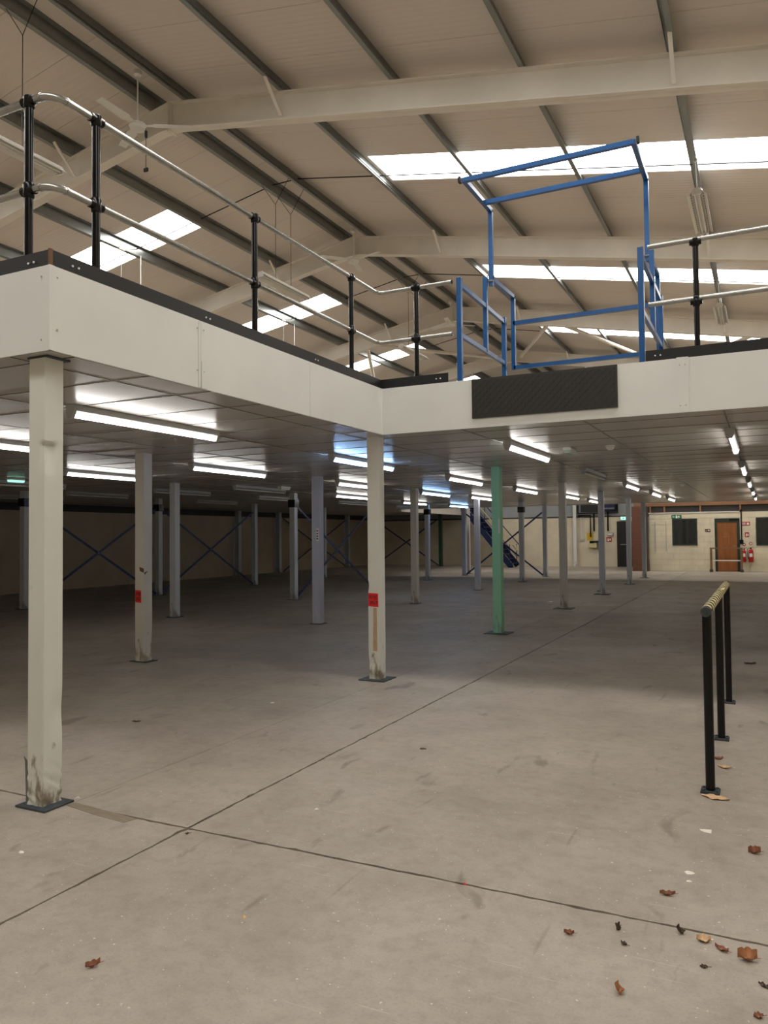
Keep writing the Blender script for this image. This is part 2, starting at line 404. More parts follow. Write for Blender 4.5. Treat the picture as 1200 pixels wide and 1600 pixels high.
# anti-sag rods in mid bay
for b in range(4):
    y = FR[0]+PER*(b)-PER/2+6.12 if b else FR[0]+3.16
    y = FR[0]+3.16+PER*b
    if y > 30: continue
    t = thing('sag_rod_run', ['dark steel sag rod line across the purlins in the bay of the raised gate top', 'dark steel sag rod line across the purlins beyond the second portal frame',
                              'dark steel sag rod line across the purlins beyond the third portal frame', 'dark steel sag rod line in the deepest roof bay'][b], 'tie rod', (XR, y, ZR+.1), 'sag rods')
    xs = sorted(px for sd, px in PUR)
    for a, c in zip(xs, xs[1:]):
        MB().tube((a, y, rtop(a)+.13), (c, y, rtop(c)+.13), .011, 6).build('rod', M_kick, t)
# wind bracing tubes between third and fourth frames
zz = lambda x: rtop(x)-.24
wbl = ['white bracing tube rising from the third frame to the deepest ridge', 'white bracing tube dropping steeply behind the handrail post',
       'white bracing tube meeting the deepest ridge, behind the gate hinge post', 'white bracing tube slanting behind the gate centre', 'white bracing tube slanting behind the handrail beside the gate']
for (xa, xb), lb in zip([(-11.0, -8.4), (-11.0, -13.65), (-5.2, -7.83), (-5.2, -2.58), (.05, -2.58)], wbl):
    t = thing('bracing_tube', lb, 'brace', ((xa+xb)/2, (FR[2]+FR[3])/2, zz((xa+xb)/2)), 'roof bracing')
    a, b = Vector((xa, FR[2]+.02, zz(xa))), Vector((xb, FR[3]-.02, zz(xb))); d = (b-a).normalized()
    MB().tube(a+d*.12, b-d*.12, .057, 12).build('tube', M_steelw, t, True)
    for e, s_ in ((a, 1), (b, -1)): MB().bar(e, e+d*s_*.16, .09, .012).build('gusset', M_steelw, t)

# ------------------------------------------------------------------ mezzanine
mez = struct('floor_mezzanine', 'white clad mezzanine floor', (X0, Y1, ZS))
MB().box(XL+.02, Y0+.02, ZS+.03, X0-.02, 27.4, ZT-.02).build('deck', M_deck, mez)
MB().box(X0-.02, Y1+.02, ZS+.03, XE-.02, 27.4, ZT-.02).build('deck', M_deck, mez)
MB().box(XL+.02, 27.4, ZS+.03, -12.8, YB-.02, ZT-.02).build('deck', M_deck, mez)
# fascia boards (thin buckled sheets)
def fascia(axis, fix, a, b, out, seed, crease=0., name='fascia_board', z0=ZS, z1=ZT):
    rnd = random.Random(seed); nu = max(4, int((b-a)/.07)); nv = 9; mb = MB(); ph = [rnd.uniform(0, 6) for _ in range(6)]
    def d(u, v):
        r = .0012*math.sin(u*3.1+ph[0])*math.sin(v*3+ph[1])
        if crease:
            c = math.exp(-((v-.22)/.14)**2)*math.exp(-((u-a)/(b-a)-.42)**2/.05)
            r += crease*c*(math.sin(u*17+3*v+ph[2])*.6+math.sin(u*29-5*v+ph[3])*.4)
        return r*out
    vs_ = []; fs = []
    for lay in (0, 1):
        for j in range(nv+1):
            for i in range(nu+1):
                u = a+(b-a)*i/nu; v = j/nv; z = z0+(z1-z0)*v; w = fix+(d(u, v) if lay == 0 else -.012*out)
                vs_.append((w, u, z) if axis == 'x' else (u, w, z))
    n = (nu+1)*(nv+1)
    for j in range(nv):
        for i in range(nu):
            q = j*(nu+1)+i; fs.append((q, q+1, q+nu+2, q+nu+1)); q += n; fs.append((q, q+nu+1, q+nu+2, q+1))
    for i in range(nu):
        fs.append((i, i+n, i+1+n, i+1)); q = nv*(nu+1)+i; fs.append((q, q+1, q+1+n, q+n))
    for j in range(nv):
        q = j*(nu+1); fs.append((q, q+nu+1, q+nu+1+n, q+n)); q += nu; fs.append((q, q+n, q+nu+1+n, q+nu+1))
    mb.add(vs_, fs); return mb.build(name, M_fasc, mez, True)
fascia('y', Y0, -7.2, X0, -1, 1)
fascia('x', X0, Y0, 4.235, 1, 2); fascia('x', X0, 4.243, 5.68, 1, 3, crease=.010); fascia('x', X0, 5.684, Y1, 1, 4)
fascia('y', Y1, X0, -.60, -1, 5); fascia('y', Y1, -.597, XE-.03, -1, 6)
MB().box(XL+.02, Y0, ZS, -7.21, Y0+.02, ZT).build('fascia_board', M_fasc, mez)
MB().box(X0-.001, 4.215, ZS+.005, X0+.006, 4.232, ZT-.005).build('joint_strip', M_fasc, mez)
MB().box(X0-.001, 4.245, ZS+.004, X0+.004, 4.30, ZS+.19).build('joint_strip', M_fasc, mez)
MB().box(-.655, Y1-.006, ZS+.002, -.56, Y1+.001, ZT+.006).build('joint_strip', M_fasc, mez)
MB().box(X0-.01, Y0-.004, ZS, X0+.004, Y0+.03, ZT).build('corner_strip', M_fasc, mez)
MB().box(X0-.002, Y1-.03, ZS+.002, X0+.004, Y1, ZT).build('corner_strip', M_fasc, mez)
for (x, y) in [(X0+.002, 3.02), (X0+.002, 4.27), (X0+.002, 4.20)]:
    for z in (ZS+.12, ZT-.06): MB().lathe([(.006, 0), (.004, .004)], (x, y, z), 8, 'x').build('screw', M_grey, mez)
for x in (-.63, -.585, .4, -3.56):
    for z in (ZS+.06, ZT-.06):
        MB().lathe([(.006, 0), (.004, -.004)], (x, (Y1 if x > X0 else Y0)-.006, z), 8, 'y').build('screw', M_grey, mez)
# soffit: backing, then boards 1.18 x 0.605 with open joints
MB().box(XL+.02, Y0+.012, ZS+.022, X0-.012, 27.4, ZS+.03).build('soffit_backing', M_ink, mez)
MB().box(X0-.012, Y1+.012, ZS+.022, XE-.02, 27.4, ZS+.03).build('soffit_backing', M_ink, mez)
MB().box(XL+.02, 27.4, ZS+.0, -12.8, YB-.02, ZS+.03).build('soffit_backing', M_soff, mez)
PX, PY = 1.18, .605
GS = .0065
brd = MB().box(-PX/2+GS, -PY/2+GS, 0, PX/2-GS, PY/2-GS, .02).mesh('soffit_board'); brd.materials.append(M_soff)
cells = []
for i in range(-16, 4):
    for j in range(-2, 42):
        xa, ya = -.29+i*PX, 3.755+j*PY; xb, yb = xa+PX, ya+PY
        for (rx0, ry0, rx1, ry1) in ((XL+.02, Y0+.013, X0-.013, 27.4), (X0-.013, Y1+.013, XE-.02, 27.4)):
            a, b, c, d = max(xa, rx0), max(ya, ry0), min(xb, rx1), min(yb, ry1)
            if c-a > .02 and d-b > .02: cells.append((a, b, c, d))
cells.sort(key=lambda r: max(((r[0]+r[2])/2)**2+((r[1]+r[3])/2)**2, 0)+(400 if math.degrees(math.atan2(-(r[0]+r[2])/2, (r[1]+r[3])/2)) > 55 else 0))
rest = MB()
for n, (a, b, c, d) in enumerate(cells):
    if n < 295:
        if abs(c-a-PX) < .001 and abs(d-b-PY) < .001:
            o = link('soffit_board', brd, None, mez); o.location = Vector(((a+c)/2, (b+d)/2, ZS+random.uniform(0, .002)))-wloc(mez); o.rotation_euler = (random.uniform(-.004, .004), random.uniform(-.002, .002), 0)
        else:
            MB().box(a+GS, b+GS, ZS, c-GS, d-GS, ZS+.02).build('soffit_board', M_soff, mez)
    else: rest.box(a+GS, b+GS, ZS, c-GS, d-GS, ZS+.02)
M_strip = mat('soffit_joint_strip', (.23, .215, .20), .22, .35)
for (rx0, ry0, rx1, ry1) in ((XL+.02, Y0+.013, X0-.013, 27.4), (X0-.013, Y1+.013, XE-.02, 27.4)):
    for j in range(-2, 42):
        y = 3.755+j*PY
        if ry0+.02 < y < min(ry1, 16.5): MB().box(max(rx0, -13), y-.006, ZS-.0025, rx1, y+.006, ZS+.012).build('joint_strip', M_strip, mez)
    for i in range(-16, 4):
        x = -.29+i*PX
        if max(rx0, -13) < x < rx1: MB().box(x-.006, ry0, ZS-.0028, x+.006, min(ry1, 16.5), ZS+.012).build('joint_strip', M_strip, mez)
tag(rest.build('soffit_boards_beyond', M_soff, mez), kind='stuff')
MB().box(-12.85, 27.4, ZS-.10, -12.75, YB-.02, ZT).build('edge_beam', M_steelw, mez)
MB().box(-12.8, 27.36, ZS-.02, XE-.02, 27.46, ZT).build('edge_beam', M_steelw, mez)

# rubber tread plate hung on the fascia
t = thing('tread_plate_panel', 'black rubber chequer plate panel fixed to the white fascia below the blue gate', 'rubber panel', (-1.84, Y1, 2.625))
MB().prism([(-2.525, 2.628), (-1.152, 2.628), (-1.152, 3.012), (-2.525, 3.012)], 'y', Y1-.016, Y1-.004).build('backing', M_rubber, t)
mb = MB(); px, pz = .034, .034
for i in range(41):
    for j in range(12):
        cx, cz = -2.51+i*px, 2.64+j*pz; a = .011 if (i+j) % 2 else -.011
        if cz > 3.0 or cx > -1.165: continue
        mb.bar((cx-.011, Y1-.0175, cz-a), (cx+.011, Y1-.0175, cz+a), .005, .005, up=(0, 1, 0))
tag(mb.build('chequer_ribs', M_rubber, t), kind='stuff')

# ------------------------------------------------------------------ handrails on the mezzanine
ZTOP, ZMID, OFF = 4.032, 3.508, .075
HX, HY0, HY1 = X0-OFF, Y0+OFF, Y1+OFF
def rail_run(tpts, name, t, couple=()):
    o = MB().sweep(tpts, .0215, 12).build(name, M_rail, t, True)
    for c, d in couple:
        c, d = Vector(c), Vector(d).normalized(); MB().tube(c-d*.006, c+d*.006, .0245, 12).build('coupling', M_rail, o, True)
    return o
def rail_post(t, x, y, axis):
    p = MB().tube((x, y, ZT-.01), (x, y, ZTOP), .0245, 14).build('post', M_black, t, True)
    for z in (ZMID, ZTOP):
        mb = MB(); mb.lathe([(.026, -.042), (.032, -.034), (.032, .024), (.026, .030), (.012, .034)] if z == ZTOP else [(.026, -.045), (.032, -.034), (.032, .034), (.026, .045)], (x, y, z), 14)
        d = Vector((0, .048, 0)) if axis == 'y' else Vector((.048, 0, 0))
        mb.tube(Vector((x, y, z))-d, Vector((x, y, z))+d, .028, 12); mb.build('clamp', M_black, p, True)
    MB().box(x-.05, y-.05, ZT-.02, x+.05, y+.05, ZT-.005).build('foot_plate', M_black, p)
def toe(t, p, q):
    p, q = Vector(p), Vector(q); d = (q-p).normalized()
    MB().bar(p+Vector((0, 0, .05)), q+Vector((0, 0, .05)), .006, .10).build('toe_board', M_kick, t)
def bolts(t, p, d, n):
    p, d, n = Vector(p), Vector(d), Vector(n)
    for k in (-.022, .022):
        c = p+d*k; MB().tube(c-n*.001, c+n*.006, .0065, 8).build('bolt', M_pale, t)
hr = thing('handrail', 'galvanised twin-rail handrail on black posts wrapping the mezzanine corner and inner return', 'handrail', (HX, Y0, ZT), 'mezzanine handrails')
r = .10
for z, nm in ((ZTOP, 'top_rail'), (ZMID, 'mid_rail')):
    pts = [(-7.0, HY0, z), (HX-r, HY0, z)]+arc((HX-r, HY0+r), r, -math.pi/2, 0, 10, z)[1:]
    pts += [(HX, HY1-.09, z)]+[(HX+.09-.09*math.cos(a), HY1-.09+.09*math.sin(a), z) for a in (math.pi/8, math.pi/4, 3*math.pi/8, math.pi/2)]
    pts += [(-2.755, HY1, z)]
    o = rail_run(pts, nm, hr, [((HX-r+.01, HY0, z), (1, 0, 0)), ((HX, HY0+r, z), (0, 1, 0))])
    MB().tube((-2.756, HY1, z), (-2.750, HY1, z), .0225, 12).build('end_plug', M_black, o)
for x, y, ax in ((-3.765, HY0, 'x'), (HX, 3.368, 'y'), (HX, 4.985, 'y'), (HX, 6.577, 'y'), (-3.143, HY1, 'x'), (-5.4, HY0, 'x')): rail_post(hr, x, y, ax)
toe(hr, (-7.0, Y0+.03, ZT), (X0-.03, Y0+.03, ZT)); toe(hr, (X0-.03, Y0+.045, ZT), (X0-.03, Y1+.03, ZT)); toe(hr, (X0-.03, Y1+.03, ZT), (-2.785, Y1+.03, ZT))
MB().bar((X0-.03, Y0+.03, ZT), (X0-.03, Y0+.03, ZT+.103), .016, .02).build('toe_board_corner', M_tape, hr)
bolts(hr, (-3.68, Y0+.027, ZT+.045), (1, 0, 0), (0, -1, 0))
for y in (3.17, 4.35, 5.84): bolts(hr, (X0-.027, y, ZT+.05), (0, 1, 0), (1, 0, 0))
bolts(hr, (-2.89, Y1+.027, ZT+.05), (1, 0, 0), (0, -1, 0))
h2 = thing('handrail', 'short galvanised handrail on one black post running away from the blue gate', 'handrail', (-.49, HY1, ZT), 'mezzanine handrails')
for z, nm in ((ZTOP+.020, 'top_rail'), (ZMID+.026, 'mid_rail')):
    rail_run([(-.885, HY1, z), (XE-.06, HY1, z)], nm, h2, [((-.12, HY1, z), (1, 0, 0))])
for x in (-.488, 1.3): rail_post(h2, x, HY1, 'x')
toe(h2, (-.915, Y1+.03, ZT), (XE-.06, Y1+.03, ZT)); bolts(h2, (-.81, Y1+.027, ZT+.05), (1, 0, 0), (0, -1, 0))

# ------------------------------------------------------------------ blue pallet gate
pg = thing('pallet_gate', 'blue steel up-and-over pallet gate with its front frame raised at the mezzanine edge', 'safety gate', (-1.81, 7.9, ZT))
GL, GR, GYF, GYR, GYM = -2.672, -.945, 7.165, 8.63, 8.02
for gx, s_ in ((GL, 1), (GR, -1)):
    MB().bar((gx, GYF, ZT-.005), (gx, GYF, 4.06), .05).build('front_post', M_blue, pg, bevel=.004)
    MB().bar((gx, GYR, ZT-.005), (gx, GYR, 4.03), .05).build('rear_post', M_blue, pg, bevel=.004)
    MB().bar((gx, GYF+.025, 3.995), (gx, GYR-.025, 3.975), .035, .045).build('side_rail', M_blue, pg)
    MB().bar((gx, GYF+.025, 3.49), (gx, GYR-.025, 3.49), .035, .045).build('side_rail', M_blue, pg)
    MB().bar((gx, GYM-.05, 3.48), (gx, GYM-.05, 4.30), .045).build('pivot_post', M_blue, pg)
    for yy in (GYF, GYR): MB().box(gx-.06, yy-.04, ZT-.02, gx+.06, yy+.06, ZT+.0).build('foot_plate', M_blue, pg)
    ix = gx+s_*.048
    sw = MB(); sw.bar((ix, GYM+.02, 4.22), (ix, GYM+.02, 5.065), .045); sw.bar((ix, GYM+.04, 5.06), (ix, GYF+.04, 5.055), .045)
    sw.bar((ix, GYM, 4.30), (ix, 8.875, 4.325), .045); sw.bar((ix, 8.85, 4.34), (ix, 8.85, 3.45), .045)
    o = sw.build('swing_arm', M_blue, pg)
    MB().tube((ix-.06*s_, GYM+.0, 4.27), (ix+.03*s_, GYM, 4.27), .014, 10).build('pivot_pin', M_galv, o)
    MB().bar((ix-s_*.03, GYF+.04, 5.058), (ix-s_*.055, GYF+.04, 5.058), .055).build('end_cap', M_kick, o)
xa, xb = GL+.07, GR-.07
for y, z in ((GYF+.055, 5.055), (7.83, 5.06)): MB().bar((xa-.02, y, z), (xb+.02, y, z), .045).build('upper_cross_rail', M_blue, pg)
for y, z in ((8.85, 4.005), (8.85, 3.475)): MB().bar((xa-.02, y, z), (xb+.02, y, z), .045).build('lower_cross_rail', M_blue, pg)

# ------------------------------------------------------------------ posts under the mezzanine
def post(x, y, w, m, label, plate=.30, collar=False, deform=None, notice=None, pw=None, ztop=ZS, h=.010):
    t = thing('support_post', label, 'post', (x, y, 0), 'posts under the mezzanine')
    nz = 220 if deform else 1; nw = 10 if deform else 1
    mb = MB(); ring = []
    for k in range(4):
        for i in range(nw):
            a = -1+2*i/nw; ring.append([(a, -1), (1, a), (-a, 1), (-1, -a)][k])
    n = len(ring); vs_ = []
    for j in range(nz+1):
        z = h+(ztop-h)*j/nz
        for (u, v) in ring:
            p = Vector((x+u*w/2, y+v*w/2, z))
            if deform: p += deform(u, v, z)
            vs_.append(p)
    fs = [(j*n+i, j*n+(i+1) % n, (j+1)*n+(i+1) % n, (j+1)*n+i) for j in range(nz) for i in range(n)]
    fs += [tuple(reversed(range(n))), tuple(nz*n+i for i in range(n))]
    mb.add(vs_, fs); mb.build('shaft', m, t, smooth=bool(deform), bevel=0 if deform else .004)
    pw = pw or plate
    MB().box(x-pw/2, y-plate/2, 0, x+pw/2, y+plate/2, h).build('base_plate', M_plate, t, bevel=.003)
    if collar:
        MB().box(x-w/2-.03, y-w/2-.025, 2.20, x+w/2+.03, y+w/2+.025, 2.38).build('brace_collar', M_black, t, bevel=.01)
    if notice:
        z0, dx = notice
        o = MB().box(x+dx, y-w/2-.003, z0, x+w/2-.004, y-w/2, z0+.22).build('notice', M_pale, t)
        for q in range(4): MB().box(x+dx+.012, y-w/2-.0045, z0+.03+q*.045, x+w/2-.02, y-w/2-.003, z0+.048+q*.045).build('print_line', M_ink, o)
    return t
def near_dent(u, v, z):
    d = Vector((0, 0, 0))
    # folded-in crease: sharp lip on top, easing out below
    if 1.86 < z < 2.06:
        pr = max(0., 1-abs(z-2.035)/.020) if z > 2.035 else (z-1.86)/.175
        lat = math.exp(-((v+.55)/.75)**2) if u > .99 else math.exp(-((u-1.15)/.55)**2) if v < -.99 else 0
        arcz = .020*((v+.55) if u > .99 else (u-1))**2
        d += Vector((-.034 if u > -.2 else 0, .024 if v < .6 else 0, -arcz))*pr*lat
    if u > .99: d += Vector((-.016, 0, 0))*math.exp(-((z-.52)/.09)**2)*math.exp(-((v-.6)/.5)**2)
    if z < .30:
        k = (1-z/.30); s_ = math.sin(z*83+u*5+v*3)+.7*math.sin(z*131+v*7+1+u*4)
        d += Vector((.0032*s_*k*(1 if abs(u) > .5 else .4), .003*s_*k, 0))-Vector((.008*k*max(u, 0), 0, 0))
    return d
def mid_dent(u, v, z):
    d = Vector((0, 0, 0))
    if z < .32: d += Vector((.010*math.exp(-((z-.15)/.10)**2)*(1 if u < 0 else -.2), .006*math.sin(z*45)*(1-z/.32) if v < -.5 else 0, 0))
    if u < -.5: d += Vector((.010, 0, 0))*math.exp(-((z-.98)/.05)**2)
    return d
def far_dent(u, v, z):
    return Vector((-.018, 0, 0))*math.exp(-((z-.16)/.14)**2) if u > .5 else Vector((0, 0, 0))
def red_label(t, x0, x1, y, z0, z1):
    o = MB().prism([(x0, z0), (x1, z0-.006), (x1-.004, z1), (x0, z1+.004)], 'y', y-.0012, y-.0002).build('red_label', M_red, t)
    h = z1-z0; w = x1-x0
    for txt, zc, xc in (('DO NO', .71, -.02), ('SPLIT', .27, .02)):
        q = text_mesh(txt, h*.37, M_ink, 'lettering', o, ((x0+x1)/2+w*xc, y-.0022, z0+h*zc), (math.pi/2, 0, 0), .22, bold=.0009)
        k = .86*w/max(q.dimensions.x, 1e-4); q.scale = (k, 1, 1)
    MB().box(x0+w*.53, y-.0022, z0+h*.525, x1-.006, y-.0012, z0+h*.55).build('underline', M_ink, o)
p1 = post(-3.685, 3.105, .126, M_pcream, 'cream post with dented corner and battered foot under the outer mezzanine corner', .205, pw=.235, deform=near_dent, h=.012)
MB().prism([(-3.772, .02), (-3.748, .02), (-3.755, .10), (-3.768, .25), (-3.79, .27), (-3.782, .25), (-3.775, .12)], 'y', 3.05, 3.056).build('torn_edge', M_galv, p1)
MB().box(-3.76, 3.035, ZS-.012, -3.60, 3.20, ZS-.001).build('head_plate', M_plate, p1)
p2 = post(-3.675, 7.265, .132, M_pcream, 'cream post at the inner mezzanine corner carrying the legible red label', .30, deform=mid_dent)
red_label(p2, -3.741, -3.622, 7.199, .765, .90)
MB().prism([(-3.690, .30), (-3.640, .30), (-3.642, .75), (-3.682, .75)], 'y', 7.1978, 7.1988).build('rust_streak', mat('rust_rub', lin(186, 140, 104), .6, col2=(.50, .44, .34), vscale=22, stretch=(1, 1, .4)), p2)
p3 = post(-6.83, 7.19, .14, M_pwhite, 'off-white post with torn brown tape above a red label', .20, pw=.27, deform=far_dent)
red_label(p3, -6.897, -6.800, 7.12, .72, .865)
mb = MB(); mb.prism([(-6.82, 1.10), (-6.762, 1.08), (-6.758, 1.13), (-6.83, 1.15)], 'y', 7.1175, 7.1195)
mb.prism([(7.12, 1.08), (7.19, 1.10), (7.16, 1.075), (7.14, 1.055)], 'x', -6.7605, -6.7585); mb.build('brown_tape', M_tape, p3)
post(-3.67, 11.37, .135, M_pgreen, 'mint green post on a wide dark base plate', .37, notice=(1.52, .035))
post(-3.66, 15.6, .135, M_pwhite, 'pale grey post on a wide base plate beyond the mint green post', .37, notice=(1.55, .045))
post(-3.64, 19.6, .135, M_pgrey, 'blue-grey post on a wide base plate, third beyond the inner corner on that line', .37, notice=(1.55, .045))
post(-3.62, 23.75, .135, M_pgrey, 'grey post in front of the dark exit door', .30)
post(-3.66, 27.2, .135, M_pgrey, 'grey post beside the brown plank cladding at the cabin corner', .30)
post(-10.05, 11.4, .135, M_pgrey, 'grey post just beyond the off-white taped post', .24)
post(-6.92, 11.45, .15, M_plil, 'lilac-grey post with white notice and red scrap, between the taped post and inner corner', .22, notice=(1.42, .01))
post(-14.3, 11.5, .14, M_pgrey, 'dim grey post with black collar showing beyond the dented cream post', .26, True)
post(-14.3, 15.6, .14, M_pgrey, 'dim grey post with black collar between the two wall-side crosses', .26, True)
post(-14.33, 19.9, .14, M_pgrey, 'dim grey post at the far foot of the second wall-side cross', .26)
post(-14.3, 24.1, .14, M_pgrey, 'dim grey post peeping out beyond the lilac-grey post', .26)
post(-10.1, 15.6, .14, M_pgrey, 'grey post with black collar beside the lilac-grey post', .26, True)
post(-10.1, 19.8, .14, M_pgrey, 'grey post hidden closely behind the red-labelled inner corner post', .26)
post(-6.96, 15.65, .14, M_pwhite, 'off-white post between the inner corner post and the mint green post', .20)
post(-10.2, 24.0, .14, M_pgrey, 'grey post with black collar next to the dark crossed wall bay', .24, True)
post(-10.05, 27.14, .15, M_plil, 'blue-tinted post beneath the bluish tube, at the stair cross brace', .22)  # shaft colour carries the blue cast of the nearby tube
post(-10.35, 28.4, .13, M_pwhite, 'slim off-white post tucked behind the blue-tinted post', .22)
post(-7.03, 20.0, .135, M_plil, 'post coloured with blue lamp light, close before the mint green post', .22)  # bluer shaft colour painted in for the blue lamp shining on it
post(-6.95, 24.0, .14, M_pgrey, 'grey post with black collar in front of the stair handrail', .24, True)
post(-7.0, 27.1, .14, M_pgrey, 'grey post at the outer foot of the stair cross brace', .22)
post(-14.1, 34.8, .16, mat('dark_green_post', (.02, .075, .042), .5), 'dark green post deep in the unlit corner', .24)
for y, lb in ((24.5, 'grey stanchion on the dim block wall behind the second cross'), (27.3, 'pale stanchion on the dim block wall between two wall panels'), (33.3, 'grey stanchion by the dim back corner of the block wall')):
    t = thing('wall_stanchion', lb, 'stanchion', (XL+.14, y, 0), 'stanchions on the block wall')
    x = XL+.14
    for a, b in ((-.13, -.115), (.115, .13)): MB().box(x+a, y-.09, 0, x+b, y+.09, 2.53).build('flange', M_pgrey, t)
    MB().box(x-.115, y-.006, 0, x+.115, y+.006, 2.53).build('web', M_pgrey, t)

# cross bracing
def xbrace(a, b, label, z0=.04, z1=2.28, w=.055):
    t = thing('cross_brace', label, 'brace', ((a[0]+b[0])/2, (a[1]+b[1])/2, z0), 'cross braces between posts')
    d = (Vector((*b, 0))-Vector((*a, 0))).normalized(); A, B = Vector((*a, 0))+d*.08, Vector((*b, 0))-d*.08
    n = Vector((0, 0, 1)).cross(d)*.012
    for p, q, k in ((A+Vector((0, 0, z1)), B+Vector((0, 0, z0)), 1), (A+Vector((0, 0, z0)), B+Vector((0, 0, z1)), -1)):
        MB().bar(p+n*k, q+n*k, .012, w).build('brace_bar', M_brace, t)
    c = (A+B)/2+Vector((0, 0, (z0+z1)/2)); MB().tube(c-n*2.5, c+n*2.5, .02, 8).build('centre_bolt', M_galv, t)
xbrace((-14.3, 11.5), (-14.3, 15.6), 'dark cross brace beside the dented cream post')
xbrace((-14.3, 15.6), (-14.33, 19.9), 'blue cross brace between the taped post and lilac-grey post')
xbrace((-10.1, 15.6), (-10.1, 19.8), 'blue cross brace showing between the lilac-grey post and inner corner post')
xbrace((-18.38, 27.5), (-18.38, 33.1), 'dark cross brace flat on the block wall beyond the lilac-grey post')
xbrace((-17.9, 35.2), (-14.2, 34.9), 'dark cross brace at the dim back wall beyond the inner corner post')
xbrace((-10.05, 27.14), (-7.0, 27.1), 'bright blue cross brace in front of the staircase')

# ------------------------------------------------------------------ fluorescent battens under the mezzanine
def batten(label, group, tube_m):
    t = thing('batten_light', label, 'fluorescent light', (0, 0, 0), group)
    mb = MB(); mb.prism([(-.040, 0), (.040, 0), (.036, -.045), (.018, -.055), (-.018, -.055), (-.036, -.045)], 'y', -.86, .86); mb.build('body', M_batten, t)
    for s_ in (-1, 1):
        mb = MB(); mb.prism([(-.045, 0), (.045, 0), (.040, -.06), (.02, -.105), (-.02, -.105), (-.040, -.06)], 'y', s_*.86, s_*.89); mb.build('lamp_holder', M_batten, t)
    MB().tube((0, -.86, -.082), (0, .86, -.082), .016, 10).build('tube', tube_m, t, True)
    return t
protos = {}
rown = {-.29: 'in the line running to the cabin door side', -2.5: 'in the line over the mint green post side', -4.8: 'in the line just inside the inner corner post',
        -7.1: 'in the line over the taped post', -9.3: 'in the fifth line from the cabin side', -11.4: 'in the sixth line from the cabin side', -13.7: 'in the seventh line from the cabin side', -15.8: 'in the line by the dim block wall'}
ordw = {5.15: 'first', 9.2: 'second', 13.1: 'third', 16.9: 'fourth', 20.6: 'fifth', 24.2: 'sixth'}
LI = [(-4.8, 5.15, 1), (-7.1, 5.1, 1),
      (-.29, 9.25, 1), (-2.53, 9.1, 1), (-4.85, 9.25, 2), (-7.13, 9.3, 1), (-9.3, 9.05, 1), (-11.95, 9.6, 0),
      (-.28, 13.2, 1), (-2.53, 13.1, 0), (-4.85, 13.2, 1), (-7.05, 13.25, 1), (-9.42, 13.3, 0), (-11.4, 13.2, 0), (-13.6, 12.9, 0), (-15.8, 12.9, 0),
      (-.26, 17.0, 1), (-2.5, 16.9, 1), (-4.8, 17.0, 1), (-7.0, 17.0, 2), (-9.25, 17.0, 1), (-11.35, 16.8, 0), (-13.8, 17.4, 0),
      (-.24, 20.8, 1), (-2.45, 20.5, 1), (-4.6, 20.6, 1), (-6.75, 19.6, 1), (-9.5, 21.4, 1), (-11.1, 20.4, 0),
      (-.22, 24.3, 1), (-2.42, 23.7, 1), (-4.6, 23.7, 1), (-9.3, 24.6, 2), (-11.35, 24.8, 0)]
for x, y, st in LI:
    rk = min(rown, key=lambda k: abs(k-x)); ok = min(ordw, key=lambda k: abs(k-y))
    o_ = ordw[ok]
    lab = ('unlit', 'lit', 'bluish lit')[st]+' fluorescent tube light, '+o_+' '+rown[rk]
    if st not in protos: o = protos[st] = batten(lab, 'tube lights on the soffit', (M_tube_off, M_tube_on, M_tube_blue)[st])
    else: o = copy_tree(protos[st]); o['label'] = lab
    o.location = (x, y, ZS-.0005)

# small ceiling fittings
def detector(x, y, label):
    t = thing('smoke_detector', label, 'detector', (x, y, ZS))
    MB().lathe([(.055, 0), (.055, -.018), (.042, -.026)], (x, y, ZS), 18).build('mounting_base', M_white, t, True)
    MB().lathe([(.040, -.026), (.046, -.036), (.030, -.052), (.012, -.056)], (x, y, ZS), 18).build('sensor_head', M_white, t, True)
detector(-1.61, 9.31, 'white smoke detector on the soffit beside the green-tinted emergency fitting')
detector(-2.06, 17.9, 'white smoke detector on the soffit in front of the timber beam')
detector(-1.55, 17.47, 'small white smoke detector on the soffit above the cabin window')
def emerg(x, y, label, m=M_white, l=.30):
    t = thing('emergency_light', label, 'emergency light', (x, y, ZS))
    MB().box(x-.05, y-l/2, ZS-.035, x+.05, y+l/2, ZS-.0005).build('housing', M_white, t, bevel=.006)
    MB().prism([(x-.045, ZS-.035), (x+.045, ZS-.035), (x+.03, ZS-.07), (x-.03, ZS-.07)], 'y', y-l/2+.01, y+l/2-.01).build('diffuser', m, t)
emerg(-2.10, 9.38, 'green-tinted emergency light fitting between two tube lights on the soffit', mat('greenish_diffuser', (.40, .55, .48), .2))
emerg(-8.9, 13.4, 'small white emergency light box next to unlit tubes', M_white, .34)
mg = mat('glowing_green', (.2, .7, .5), .4, emit=(.45, 1, .85), estr=1.0)
emerg(-11.41, 9.0, 'glowing emergency light close beside the dented cream post', mg, .3)

